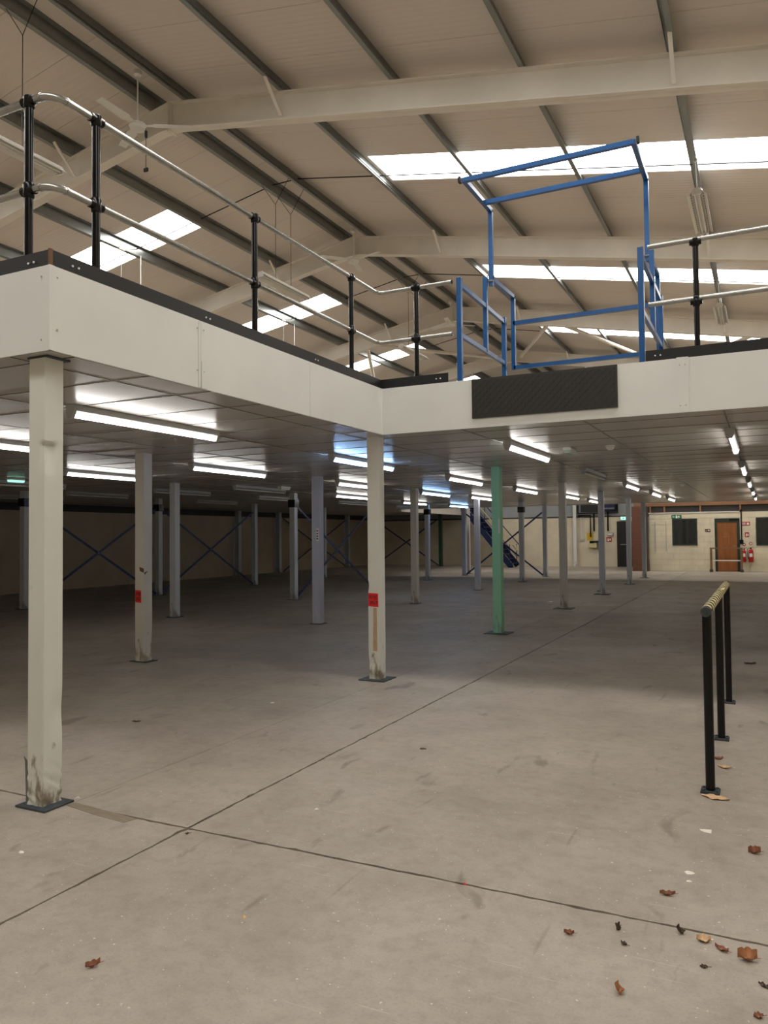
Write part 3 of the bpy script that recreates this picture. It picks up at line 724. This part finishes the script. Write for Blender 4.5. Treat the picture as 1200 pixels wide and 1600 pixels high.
# ------------------------------------------------------------------ hanging fittings in the roof
def hang_light(x, y, z, label, wires, louvre=False, L_=1.6):
    t = thing('hanging_light', label, 'hanging light', (x, y, z), 'hanging lights in the roof')
    mb = MB(); mb.prism([(x-.04, z+.05), (x+.04, z+.05), (x+.04, z-.005), (x-.04, z-.005)], 'y', y-L_/2, y+L_/2); mb.build('spine', M_white, t)
    for s_ in (-1, 1):
        mb = MB(); mb.prism([(x+s_*.04, z+.03), (x+s_*.125, z-.045), (x+s_*.128, z-.040), (x+s_*.043, z+.036)], 'y', y-L_/2+.02, y+L_/2-.02); mb.build('reflector_wing', M_white, t)
        if louvre:
            mb = MB()
            for q in range(16): mb.box(x+s_*.09-.012, y-L_/2+.07+q*.095, z-.012, x+s_*.09+.012, y-L_/2+.12+q*.095, z+.006)
            tag(mb.build('wing_slots', M_kick, t), kind='stuff')
        MB().tube((x+s_*.028, y-L_/2+.03, z-.025), (x+s_*.028, y+L_/2-.03, z-.025), .013, 8).build('tube', M_tube_off, t, True)
    for q in (-1, 1):
        MB().box(x-.06, y+q*(L_/2-.015)-.012, z-.045, x+.06, y+q*(L_/2-.015)+.012, z+.03).build('end_cap', M_white, t)
    for yy in wires:
        if louvre:
            MB().tube((x, yy, z+.05), (x-.02, yy, rtop(x)+.0), .006, 6).build('chain', M_grey, t)
            mb = MB(); mb.lathe([(.03, -.01), (.03, .01)], (x-.02, yy, rtop(x)-.06), 10, 'y'); mb.build('hook', M_grey, t)
        else:
            zk = 7.74; w = MB().tube((x, yy, z+.05), (x, yy, zk), .005, 6).build('hanger_wire', M_kick, t)
            for s_ in (-1, 1): MB().tube((x, yy, zk), (XR+s_*.30, yy, ZR-.06), .005, 6).build('bridle_wire', M_kick, w)
hlab = ['white hanging reflector light by the curved handrail corner', 'white hanging reflector light before the second frame apex', 'white hanging reflector light crossed by the black post near the gate']
for k in range(3):
    y = 6.24+PER*k
    hang_light(-8.11, y, 6.27, hlab[k], (y-.30 if k else 6.5-.9, y+.22))
for k, lb in ((1, 'slotted white hanging light below the fifth purlin above the short handrail'), (2, 'slotted white hanging light low behind the short handrail')):
    y = 6.29+PER*k; hang_light(-.755, y, 6.28, lb, (y-.6, y+.5), True)
for k, lb in ((1, 'white hanging light mostly concealed by the fascia beneath the first handrail-side skylight'), (2, 'white hanging light mostly concealed by the fascia beneath the second handrail-side skylight')):
    y = 6.1+PER*k; t = hang_light(-11.87, y, 5.3, lb, ())
    t = [o for o in COL.objects if o.get('label') == lb][0]
    for yy in (y-.28, y+.28): MB().tube((-11.87, yy, 5.35), (-11.87, yy, rtop(-11.87)+.01), .006, 6).build('hanger_wire', M_pale, t)
    MB().tube((-11.87, y-.36, rtop(-11.87)-.03), (-11.87, y-.2, rtop(-11.87)-.03), .03, 8).build('hook', M_white, t)
def fan(x, y, z, ztop, rot, label, control=False):
    t = thing('ceiling_fan', label, 'fan', (x, y, z), 'ceiling fans along the ridge')
    MB().tube((x, y, z+.04), (x, y, ztop), .011, 10).build('down_rod', M_white, t, True)
    MB().lathe([(.02, 0), (.055, .02), (.06, .07), (.05, .085)], (x, y, ztop-.08), 14).build('ceiling_cup', M_white, t, True)
    MB().lathe([(.03, -.055), (.105, -.045), (.125, -.01), (.115, .03), (.05, .05), (.03, .075)], (x, y, z), 18).build('motor', M_white, t, True)
    for k in range(3):
        a = rot+k*2*math.pi/3; d = Vector((math.cos(a), math.sin(a), 0)); n = Vector((-d.y, d.x, 0))
        vs_ = []
        for rr, w, dz in ((.10, .035, 0), (.19, .04, .0), (.24, .07, .002), (.74, .055, .004)):
            for s_ in (-1, 1):
                for h in (0, .008): vs_.append(Vector((x, y, z+.012+h+dz+s_*w*.16))+d*rr+n*(s_*w))
        fs = []
        for i in range(3):
            b = i*4; fs += [(b, b+4, b+6, b+2), (b+1, b+3, b+7, b+5), (b, b+1, b+5, b+4), (b+2, b+6, b+7, b+3)]
        fs += [(0, 2, 3, 1), (12, 13, 15, 14)]
        MB().add(vs_, fs).build('blade', M_white, t)
    if control:
        MB().tube((x+.10, y+.06, z-.02), (x+.10, y+.06, z-.60), .005, 6).build('pull_cord', M_kick, t)
        MB().box(x+.06, y+.045, z-.66, x+.14, y+.075, z-.60).build('pull_switch', M_kick, t, bevel=.012)
        MB().box(x+.09, y+.045, z-.16, x+.115, y+.075, z-.06).build('cord_grip', M_kick, t)
fan(-7.95, 8.25, 7.41, 8.22, .55, 'white three-blade ceiling fan with dangling pull switch', True)
fan(-7.95, 14.73, 7.52, 8.22, -.25, 'white ceiling fan in front of the second portal frame apex')
fan(-7.95, 20.58, 7.52, 8.22, .7, 'white ceiling fan in front of the third portal frame apex')
MB_ = None
t = thing('floodlight_bracket', 'small white sensor with bent cable clipped to the ridge purlin', 'sensor', (-7.78, 6.4, 8.12))
MB().lathe([(.02, -.06), (.07, -.05), (.075, -.02), (.05, 0)], (-7.78, 6.35, 8.17), 14).build('dome', M_white, t, True)
MB().sweep([(-7.74, 6.5, 8.15), (-7.74, 6.5, 8.27), (-7.74, 6.58, 8.33), (-7.74, 6.66, 8.27), (-7.74, 6.66, 8.2)], .014, 8).build('bent_cable', M_white, t, True)

# ------------------------------------------------------------------ cabin at the back
YC, XC = 32.5, -4.15
cab = struct('wall_cabin', 'cream painted block cabin wall', (XC, YC, 0))
holes = [(-3.29, 1.01, -2.37, 2.06), (-1.74, 0, -.86, 2.04), (-.30, 1.0, 1.25, 2.06)]
core = MB()
def wall_strip(mb, x0, x1, z0, z1, y0, y1): mb.box(x0, y0, z0, x1, y1, z1)
cuts = sorted({XC, XE, *[h[0] for h in holes], *[h[2] for h in holes]})
for a, b in zip(cuts, cuts[1:]):
    segs = [(0, 2.29)]
    for hx0, hz0, hx1, hz1 in holes:
        if a >= hx0-.001 and b <= hx1+.001: segs = [s for s in ((0, hz0), (hz1, 2.29)) if s[1]-s[0] > .01]
    for s0, s1 in segs: core.box(a, YC+.012, s0, b, YC+.2, s1)
core.build('wall_core', M_mortar, cab)
rowh, bl = .2286, .45
for j in range(10):
    z0, z1 = j*rowh, min((j+1)*rowh, 2.286); x = XC-(.225 if j % 2 else 0)
    while x < 1.4:
        segs = [(max(x, XC), min(x+bl, XE))]
        for hx0, hz0, hx1, hz1 in holes:
            if z1 > hz0+.02 and z0 < hz1-.02:
                ns = []
                for a, b in segs:
                    if b <= hx0 or a >= hx1: ns.append((a, b)); continue
                    if a < hx0: ns.append((a, hx0))
                    if b > hx1: ns.append((hx1, b))
                segs = ns
        for a, b in segs:
            if b-a < .03: continue
            zz0, zz1 = z0, z1
            for hx0, hz0, hx1, hz1 in holes:
                if b > hx0+.01 and a < hx1-.01:
                    if zz0 < hz1 < zz1: zz0 = hz1
                    if zz0 < hz0 < zz1: zz1 = hz0
            MB().box(a+.004, YC-.002-random.uniform(0, .003), zz0+.004, b-.004, YC+.05, zz1-.004).build('block', M_creamb, cab)
        x += bl
MB().box(XC-.0, YC+.2, 0, XC+.15, YB, 2.29).build('side_wall', M_cream, cab)
MB().box(XC-.02, YC-.03, 2.285, -.87, YC+.25, 2.315).build('cap_board', M_pale, cab)
tb = struct('trim_1', 'timber head beam over the cabin', (XC, YC, 2.5))
MB().box(-4.75, YC+.05, 2.57, XE-.02, YC+.2, 2.70).build('beam', M_timber, tb)
MB().box(-4.2, YC+.16, 2.30, XE-.02, YC+.2, 2.57).build('shadow_board', M_dband, tb)  # dark sheet painted as the shade in the gap behind the studs
for x in (-4.12, -3.58, -2.25, -.83, .6): MB().box(x-.03, YC+.06, 2.31, x+.03, YC+.15, 2.57).build('stud', M_timber, tb)
MB().box(-4.75, YC+.05, 2.70, XE-.02, YB-.02, 2.76).build('top_board', M_deck, tb)
# plank-clad return
pc = struct('wall_plank_return', 'brown plank clad return wall', (-4.5, 32.3, 0))
MB().box(-4.74, 32.02, 0, -4.18, 32.45, 2.57).build('core', M_dband, pc)
for j in range(17):
    MB().box(-4.75, 31.99, j*.151+.004, -4.30, 32.02, j*.151+.147).build('plank', M_cladw, pc)
MB().bar((-4.16, 32.3, 0), (-4.22, 32.3, .95), .07, .03).build('loose_board', M_timber, pc)
# windows and doors
def window(n, x0, z0, x1, z1, y, label):
    w = struct('window_%d' % n, label, (x0, y, z0)); f = .055
    MB().box(x0, y-.01, z0, x1, y+.08, z0+f).build('frame_rail', M_gframe, w); MB().box(x0, y-.01, z1-f, x1, y+.08, z1).build('frame_rail', M_gframe, w)
    MB().box(x0, y-.01, z0+f, x0+f, y+.08, z1-f).build('frame_stile', M_gframe, w); MB().box(x1-f, y-.01, z0+f, x1, y+.08, z1-f).build('frame_stile', M_gframe, w)
    MB().box(x0+f, y+.03, z0+f, x1-f, y+.04, z1-f).build('pane', M_glass, w)
    return w
window(wn+1, -3.29, 1.01, -2.37, 2.06, YC, 'dark green framed cabin window'); window(wn+2, -.30, 1.0, 1.25, 2.06, YC, 'dark green framed cabin window at the picture edge')
d1 = struct('door_1', 'brown wooden cabin door in dark green frame', (-1.3, YC, 0))
MB().box(-1.74, YC-.015, 0, -1.66, YC+.09, 2.04).build('frame_jamb', M_gframe, d1); MB().box(-.96, YC-.015, 0, -.86, YC+.09, 2.04).build('frame_jamb', M_gframe, d1)
MB().box(-1.66, YC-.015, 1.90, -.96, YC+.09, 2.04).build('frame_head', M_gframe, d1)
MB().box(-1.66, YC+.01, .01, -.96, YC+.055, 1.90).build('leaf', M_wood, d1)
MB().box(-1.22, YC-.04, 1.97, -.88, YC-.015, 2.01).build('closer_arm', M_black, d1)
MB().tube((-1.10, YC-.03, .98), (-1.0, YC-.03, .98), .012, 8).build('handle', M_galv, d1)
for k in range(3): MB().box(-1.44+k*.02, YC+.006, 1.33+k*.07, -1.22-k*.02, YC+.0095, 1.345+k*.07).build('faded_notice_line', mat('faded_print', lin(176, 122, 78), .5), d1)
def sign(name, label, x0, z0, x1, z1, y, m, marks, cat='sign'):
    t = thing(name, label, cat, ((x0+x1)/2, y, z0)); MB().box(x0, y-.008, z0, x1, y, z1).build('panel', m, t)
    for mk in marks: MB().prism([(x0+(x1-x0)*u, z0+(z1-z0)*v) for u, v in mk], 'y', y-.0095, y-.008).build('white_mark', M_pale, t)
    return t
ys = YC-.006
man = [(.62, .1), (.68, .1), (.72, .45), (.80, .25), (.84, .3), (.76, .62), (.84, .7), (.80, .76), (.70, .82), (.60, .66), (.63, .60), (.66, .64)]
sign('exit_sign', 'green exit sign with arrow and running figure on the cabin window head', -3.31, 2.065, -2.93, 2.21, ys, M_grn,
     [[(.06, .5), (.2, .75), (.2, .58), (.34, .58), (.34, .42), (.2, .42), (.2, .25)], [(.42, .12), (.58, .12), (.58, .88), (.42, .88)], man])
sign('fire_action_sign', 'wide red fire sign beside the cabin door', -.80, 1.76, -.50, 1.90, ys, M_sred, [[(.08, .25), (.5, .25), (.5, .4), (.08, .4)], [(.08, .6), (.5, .6), (.5, .75), (.08, .75)], [(.62, .2), (.9, .2), (.9, .6), (.75, .85), (.62, .6)]])
sign('fire_point_sign', 'small red extinguisher sign above the extinguishers', -.685, 1.32, -.54, 1.50, ys, M_sred, [[(.2, .15), (.45, .15), (.45, .6), (.32, .85), (.2, .6)], [(.58, .2), (.82, .2), (.82, .7), (.58, .7)]])
sign('door_plaque', 'small dark red plaque between cabin window and door', -2.09, 1.53, -1.90, 1.64, ys, mat('maroon', lin(84, 20, 24), .5), [[(.1, .3), (.4, .3), (.4, .45), (.1, .45)], [(.55, .3), (.88, .3), (.88, .7), (.55, .7)]])
for x in (-3.93, -3.52):
    t = thing('cable_trunking', 'thin grey trunking on the cabin wall, '+('beside the plank cladding' if x < -3.7 else 'next to the cabin window'), 'trunking', (x, YC-.01, .8))
    MB().box(x-.012, YC-.025, .80, x+.012, YC-.004, 1.98).build('cover', M_grey, t); MB().box(x-.02, YC-.03, .78, x+.02, YC-.004, .80).build('end_stop', M_grey, t)
t = thing('conduit', 'black conduit with junction box beside the cabin door', 'conduit', (-.80, YC-.02, 1.1))
MB().tube((-.80, YC-.03, 1.2), (-.80, YC-.03, 2.38), .022, 8).build('pipe', M_black, t); MB().box(-.86, YC-.07, 1.06, -.74, YC-.005, 1.22).build('junction_box', M_black, t, bevel=.008); MB().box(-.84, YC-.05, 2.30, -.76, YC-.005, 2.36).build('top_bracket', M_black, t)
def extinguisher(x, y, label, r=.085, h=.50, m=M_ext):
    z0 = .37; t = thing('fire_extinguisher', label, 'extinguisher', (x, y, z0))
    MB().lathe([(r*.9, 0), (r, .02), (r, h-.09), (r*.75, h-.03), (r*.35, h)], (x, y, z0), 18).build('cylinder_body', m, t, True)
    MB().lathe([(.022, h), (.022, h+.05)], (x, y, z0), 10).build('valve', M_black, t)
    MB().bar((x-.01, y, z0+h+.05), (x+.09, y-.04, z0+h+.075), .02, .012).build('lever', M_black, t)
    MB().sweep([(x-.02, y-.02, z0+h+.04), (x-r-.03, y-.03, z0+h), (x-r-.035, y-.03, z0+h*.5), (x-r+.0, y-.04, z0+.12)], .011, 8).build('hose', M_black, t, True)
    MB().lathe([(.055, 0), (.055, -.006)], (x, YC-.004, z0+h+.20), 16, 'y').build('id_disc', M_sred, t)
    MB().lathe([(.03, -.006), (.03, -.008)], (x, YC-.004, z0+h+.20), 12, 'y').build('disc_mark', M_pale, t)
    MB().box(x-r*.6, y-r*1.01, z0+.2, x+r*.6, y-r*.7, z0+.33).build('label_band', M_pale, t)
    MB().box(x-.05, y+r*.8, z0+.25, x+.05, YC-.002, z0+.31).build('bracket', M_black, t)
extinguisher(-.49, YC-.11, 'red fire extinguisher with hose, the plumper of the cabin pair'); extinguisher(-.72, YC-.10, 'slim red fire extinguisher partly behind the timber rail post', .06, .46)
# timber guard in front of the door
t = thing('guard_rail', 'weathered timber guard rail standing in front of the cabin door', 'guard rail', (-1.32, 32.0, 0))
for x in (-1.86, -.80):
    MB().box(x-.04, 31.96, .0, x+.04, 32.04, .93).build('post', M_rail_w, t); MB().box(x-.06, 31.94, 0, x+.06, 32.06, .10).build('boot', M_dband, t)
MB().bar((-1.9, 32.0, .905), (-.76, 32.0, .905), .05, .05).build('top_rail', M_rail_w, t); MB().bar((-1.84, 32.0, .44), (-.82, 32.0, .44), .04, .04).build('mid_rail', M_pale, t)
# the objects on the back wall
YW = YB-.005
d2 = struct('door_2', 'dark exit door in the back wall', (-5.75, YB, 0))
MB().box(-6.0, YB-.05, 0, -5.93, YB, 2.05).build('frame_jamb', M_dark, d2); MB().box(-5.08, YB-.05, 0, -5.0, YB, 2.05).build('frame_jamb', M_dark, d2); MB().box(-5.93, YB-.05, 1.98, -5.08, YB, 2.05).build('frame_head', M_dark, d2)
MB().box(-5.93, YB-.03, .01, -5.08, YB-.005, 1.98).build('leaf', M_dark, d2); MB().box(-5.85, YB-.08, .98, -5.16, YB-.04, 1.03).build('push_bar', M_galv, d2)
t = thing('exit_light', 'glowing pale exit light above the dark back door', 'exit sign', (-5.7, YB-.05, 2.1)); MB().box(-5.83, YB-.09, 2.10, -5.52, YB-.012, 2.26).build('housing', M_white, t, bevel=.01)
MB().box(-5.81, YB-.094, 2.115, -5.54, YB-.09, 2.245).build('lit_face', mg, t); MB().prism([(-5.74, 2.18), (-5.69, 2.22), (-5.69, 2.19), (-5.62, 2.19), (-5.62, 2.17), (-5.69, 2.17), (-5.69, 2.14)], 'y', YB-.0955, YB-.094).build('arrow', M_grn, t)
t = thing('pipework', 'black pipe loop with drops on the back wall above the meter box', 'pipes', (-6.8, YB-.1, 2.3))
for pts in ([(-7.72, YB-.07, 2.95), (-7.72, YB-.07, 2.44), (-5.95, YB-.07, 2.44), (-5.95, YB-.07, 2.95)], [(-7.72, YB-.11, 2.34), (-7.15, YB-.11, 2.34), (-7.15, YB-.11, 1.35)], [(-7.0, YB-.07, 2.44), (-7.0, YB-.07, 1.62)], [(-6.38, YB-.07, 2.5), (-6.38, YB-.07, 1.62)]):
    MB().sweep(pts, .035, 8).build('pipe', M_black, t, True)
t = thing('blue_duct', 'blue sheet duct inside the black pipe loop', 'duct', (-6.4, YB-.3, 2.6)); MB().box(-7.6, YB-.04, 2.5, -5.99, YB-.001, 2.95).build('backing_panel', M_dark, t); MB().box(-6.5, YB-.3, 2.56, -6.05, YB-.05, 2.95).build('duct_body', M_dblue, t); MB().box(-6.52, YB-.31, 2.62, -6.03, YB-.3, 2.66).build('flange', M_galv, t)
sign('warning_sign', 'yellow warning notice behind the meter box', -7.35, 1.2, -7.06, 1.55, YW, M_yel, [])
t = thing('meter_box', 'pale meter box with dark fittings on the back wall', 'meter', (-7.05, YB-.1, .9))
MB().box(-7.25, YB-.22, .86, -6.88, YB-.005, 1.06).build('case', M_hz, t, bevel=.02); MB().box(-7.2, YB-.18, 1.06, -7.02, YB-.03, 1.18).build('valve_head', M_black, t, bevel=.02); MB().tube((-7.1, YB-.1, 1.14), (-6.75, YB-.1, 1.14), .04, 10).build('inlet', M_black, t)
MB().box(-6.8, YB-.2, .7, -6.68, YB-.01, 1.25).build('regulator', M_dblue, t)
sign('call_point_sign', 'red fire sign beside the dark back door', -6.47, 1.12, -6.24, 1.34, YW, M_sred, [[(.2, .15), (.45, .15), (.45, .6), (.32, .85), (.2, .6)], [(.58, .3), (.82, .3), (.82, .7), (.58, .7)]])
t = thing('switch_box', 'grey switch box above the red sign on the back wall', 'switch', (-6.3, YB-.05, 1.4)); MB().box(-6.42, YB-.09, 1.40, -6.15, YB-.005, 1.56).build('case', M_grey, t, bevel=.01); MB().box(-6.38, YB-.10, 1.44, -6.2, YB-.09, 1.5).build('cover', M_white, t)
for k, x in enumerate((-7.6, -7.5)):
    t = thing('white_conduit', 'white conduit dropping beside the wall stanchion, '+('outer' if k == 0 else 'inner')+' of two', 'conduit', (x, YB-.03, 1.2)); MB().tube((x, YB-.03, 1.25), (x, YB-.03, 2.27), .016, 8).build('pipe', M_white, t); MB().box(x-.05, YB-.06, 1.17, x+.05, YB-.005, 1.26).build('socket', M_grey, t)
t = thing('wall_stanchion', 'white stanchion on the back wall beside the pipe loop', 'stanchion', (-7.85, YB-.1, 0), 'stanchions on the block wall'); MB().box(-7.93, YB-.2, 0, -7.78, YB-.185, 3.4).build('flange', M_pwhite, t); MB().box(-7.862, YB-.185, 0, -7.848, YB-.002, 3.4).build('web', M_pwhite, t)

# staircase
st = thing('staircase', 'dark blue steel staircase climbing beside the back wall', 'staircase', (-10.6, 34.5, 0))
xa, xb, zt_ = -10.35, -12.75, 2.95; n = 14
for yy in (33.95, 35.05):
    MB().bar((xa, yy, .05), (xb, yy, zt_), .012, .26, up=(0, 0, 1)).build('stringer', M_dblue, st)
    o = MB().sweep([(xa+.12, yy, .62), (xa+.28, yy, .80), (xa+.26, yy, 1.0), (xa+.05, yy, 1.05), (xb, yy, zt_+.95)], .022, 8).build('handrail', M_hz if yy < 34.5 else M_dblue, st, True)
    for q in (.3, .6): MB().tube((xa, yy, .12+q), (xb, yy, zt_+q), .014, 6).build('mid_rail', M_dblue, st)
    for k in (0.02, .33, .66, .98): MB().tube((xa+(xb-xa)*k, yy, .1+(zt_-.05)*k), (xa+(xb-xa)*k, yy, 1.0+(zt_-.05)*k), .018, 8).build('baluster', M_dblue, st)
for k in range(n):
    x = xa+(xb-xa)*(k+.6)/n; z = zt_*(k+1)/n-.02
    MB().box(x-.13, 33.96, z-.025, x+.12, 35.04, z).build('tread', M_dblue, st)
MB().box(xa-.06, 33.9, 0, xa+.1, 33.98, .12).build('foot', M_dblue, st)

# ------------------------------------------------------------------ black barrier with hazard tape
bz = 1.045
br = thing('barrier', 'black tubular barrier with cream and black hazard tape wrapped round its top bar', 'barrier', (-.315, 6.1, 0))
BX = -.315
for y in (4.88, 6.15, 7.48):
    p = MB().tube((BX, y, .012), (BX, y, bz), .026, 16).build('post', M_black, br, True)
    MB().box(BX-.052, y-.052, 0, BX+.052, y+.052, .014).build('base_plate', M_plate, p, bevel=.003)
    for a, b in ((-.036, -.036), (.036, .036), (-.036, .036), (.036, -.036)): MB().lathe([(.009, .014), (.009, .020), (.004, .022)], (BX+a, y+b, 0), 6).build('bolt', M_plate, p)
tb_ = MB().tube((BX, 4.80, bz), (BX, 7.53, bz), .027, 18).build('top_bar', M_black, br, True)
MB().lathe([(.0275, 4.795), (.0285, 4.797), (.0285, 4.83)], (BX, 0, bz), 18, 'y').build('end_collar', M_plate, tb_, True)
# spiral of pale tape
def spiral(y0, y1, turns, ph, wd, r):
    mb = MB(); n = int(turns*18); vs_ = []; fs = []
    for i in range(n+1):
        a = 2*math.pi*turns*i/n+ph; yc = y0+(y1-y0)*i/n+.002*math.sin(a*.37)
        for s_ in (0, 1): vs_.append((BX+r*math.cos(a), yc+s_*wd, bz+r*math.sin(a)))
    for i in range(n): fs.append((2*i, 2*i+1, 2*i+3, 2*i+2))
    k = len(vs_)
    return mb.add(vs_, fs)
o = spiral(4.86, 7.40, 17, .4, .080, .0288).build('hazard_tape', M_hz, br, True); o['label'] = 'cream and black hazard tape'
sd = o.modifiers.new('thick', 'SOLIDIFY'); sd.thickness = .0008; sd.offset = 1
MB().bar((BX+.02, 6.3, bz+.026), (BX+.03, 6.33, bz+.04), .02, .004).build('tape_tag', M_hz, br)

# ------------------------------------------------------------------ leaves and litter on the slab
def leaf(name, label, x, y, l, w, rot, curl, m, seed, fold=.0, cat='leaf', lift=.004):
    rnd = random.Random(seed); nu, nv = 8, 5; vs_ = []; fs = []
    for lay in (0, 1):
        for i in range(nu+1):
            for j in range(nv+1):
                u = i/nu*2-1; v = j/nv*2-1
                hw = w/2*max(.05, (1-abs(u)**1.5))*(1+.30*math.sin(u*8+seed)*(1 if v > 0 else -.6))
                px, py = u*l/2, v*hw
                h = curl*(v*v)*w*(.8 if v > 0 else .45)+curl*.5*(u*u)*l*.5*(1 if u > 0 else .4)+fold*max(v, 0)*w*.6+.0022*math.sin(u*7+v*5+seed)+.0014*math.sin(u*15-v*9)
                vs_.append((px, py, h+lift+(0 if lay else .0012)-.003*(1-v*v)*0))
    n = (nu+1)*(nv+1)
    for i in range(nu):
        for j in range(nv):
            q = i*(nv+1)+j; fs.append((q, q+nv+1, q+nv+2, q+1)); fs.append((q+n, q+n+1, q+n+nv+2, q+n+nv+1))
    mn = min(v[2] for v in vs_); c, s_ = math.cos(rot), math.sin(rot)
    t = thing(name, label, cat, (x, y, 0), 'dry leaves on the slab')
    MB().add([(x+a*c-b*s_, y+a*s_+b*c, z-mn+.0004) for a, b, z in vs_], fs).build('leaf_blade', m, t, True)
    e = Vector((x+l/2*c, y+l/2*s_, .004+(curl*.175*l)))
    MB().sweep([e-Vector((c, s_, 0))*l*.1, e+Vector((c, s_, 0))*.012+Vector((0, 0, .002))], .0011, 5).build('leaf_stem', m, t)
leaf('dry_leaf', 'big curled orange-brown leaf on the slab, largest of the litter', -.088, 3.03, .064, .048, .15, .55, M_leaf[0], 1, .25)
leaf('dry_leaf', 'pale tan leaf just past the floor joint', -.235, 3.10, .05, .042, .1, .30, M_leaf[2], 2, .1)
leaf('dry_leaf', 'narrow pink-brown leaf between the tan leaf and the big curled one', -.172, 3.06, .055, .022, -.55, .4, M_leaf[1], 3)
leaf('dry_leaf', 'small folded brown leaf lying on the floor joint', -.316, 3.125, .03, .032, 1.9, .5, M_leaf[3], 4, .4)
leaf('dry_leaf', 'long tan torn leaf at the foot of the black barrier', -.284, 4.775, .15, .075, -.2, .10, M_leaf[2], 5)
leaf('dry_leaf', 'dark curled leaf beyond the joint at the picture edge', -.077, 4.04, .055, .04, .2, .6, M_leaf[1], 6, .2)
leaf('dry_leaf', 'thin curved red-brown leaf short of the crushed chips', -.395, 3.425, .062, .024, .15, .55, M_leaf[1], 7)
leaf('dry_leaf', 'short red-brown leaf closest to the middle of the joint', -.692, 2.94, .038, .022, .1, .5, M_leaf[1], 8)
leaf('dry_leaf', 'tiny upright brown leaf just this side of the joint', -.532, 3.055, .024, .022, 1.2, .7, M_leaf[3], 9, .4)
leaf('dry_leaf', 'small black-brown leaf, oval and flat', -.495, 2.952, .028, .018, -.5, .2, M_leaf[3], 10)
leaf('dry_leaf', 'rounded tan leaf with dark underside standing alone', -.46, 2.64, .036, .03, 1.8, .7, M_leaf[0], 11, .35)
leaf('dry_leaf', 'slender dark leaf at the picture edge below the big curled leaf', -.034, 2.877, .045, .016, -.6, .35, M_leaf[3], 12)
leaf('dry_leaf', 'pale round leaf in the bottom corner', -.051, 2.69, .030, .024, .4, .3, M_leaf[1], 13)
leaf('dry_leaf', 'red-brown crumpled leaf alone on the open slab far from the others', -2.145, 2.011, .05, .022, .95, .6, M_leaf[1], 14, .3)
leaf('dry_leaf', 'red-brown leaf between the barrier posts', -.31, 5.60, .06, .03, .1, .45, M_leaf[1], 15)
leaf('dry_leaf', 'tan leaf beside the middle barrier post foot', -.262, 5.40, .085, .035, -.3, .35, M_leaf[2], 16)
leaf('dry_leaf', 'dark leaf far out on the slab past the barrier', -.184, 9.75, .12, .05, .1, .35, M_leaf[3], 17)
leaf('dry_leaf', 'small grey-green leaf near the big curled leaf', -.222, 2.914, .026, .018, .1, .2, M_leaf[3], 18)
leaf('dry_leaf', 'dark sliver of leaf on the shaded slab near the dented post', -4.64, 4.8, .07, .02, .3, .3, M_leaf[3], 19)
leaf('dry_leaf', 'tiny dark leaf touching the crossing of the joints', -2.655, 3.10, .02, .012, .8, .3, M_leaf[3], 20)
def chip(label, x, y, s, seed, m=M_chip, flat=.5):
    rnd = random.Random(seed); mb = MB(); vs_ = []
    for k in range(7):
        a = 2*math.pi*k/7; r_ = s*rnd.uniform(.32, .6); vs_.append((x+r_*math.cos(a), y+r_*math.sin(a)*.8, .0002))
    for k in range(7):
        a = 2*math.pi*k/7+.2; r_ = s*rnd.uniform(.2, .38); vs_.append((x+r_*math.cos(a), y+r_*math.sin(a)*.8, s*flat*rnd.uniform(.3, .6)))
    fs = [tuple(reversed(range(7))), tuple(range(7, 14))]+[(k, (k+1) % 7, 7+(k+1) % 7, 7+k) for k in range(7)]
    o = mb.add(vs_, fs).build('litter_chip', m); return tag(o, label, 'chip', 'pale chips on the slab')
chip('yellowish chip alone on the open slab', -1.879, 2.527, .022, 1, mat('yellow_chip', lin(226, 196, 130), .6))
chip('white chip beside the dented post, towards the camera', -3.23, 2.587, .026, 2)
chip('white chip beyond the joint crossing on the open slab', -2.237, 3.67, .034, 3)
chip('white chip at the bottom edge of the slab', -1.89, 1.891, .014, 4)
chip('white chip on the side of the dented post foot', -3.60, 3.26, .03, 5)
chip('crushed white chips cluster, larger lump', -.336, 3.69, .05, 6, flat=.12); chip('crushed white chips cluster, smaller lump', -.325, 3.60, .03, 7, flat=.2)
chip('long cream chip between barrier and crushed chips', -.30, 4.24, .07, 8, flat=.1)
chip('bright red scrap wedged in the joint', -1.19, 3.168, .020, 9, mat('red_scrap', lin(214, 60, 70), .5), .5)
chip('white chip on the shaded slab near the inner corner post', -4.03, 5.857, .045, 10, flat=.15)
chip('brown twig fragment on the lit slab mid-floor', -2.19, 5.03, .06, 11, M_leaf[3], .15)
chip('pale scrap far off under the mezzanine by the grey post', -4.3, 17.0, .16, 12, flat=.2)
chip('dark pebble midway to the cabin', -3.9, 20.5, .14, 13, M_leaf[3], .3)
for o in COL.objects:
    if o.parent is None and o.name.startswith('litter_chip') and 'category' not in o: o['category'] = 'chip'
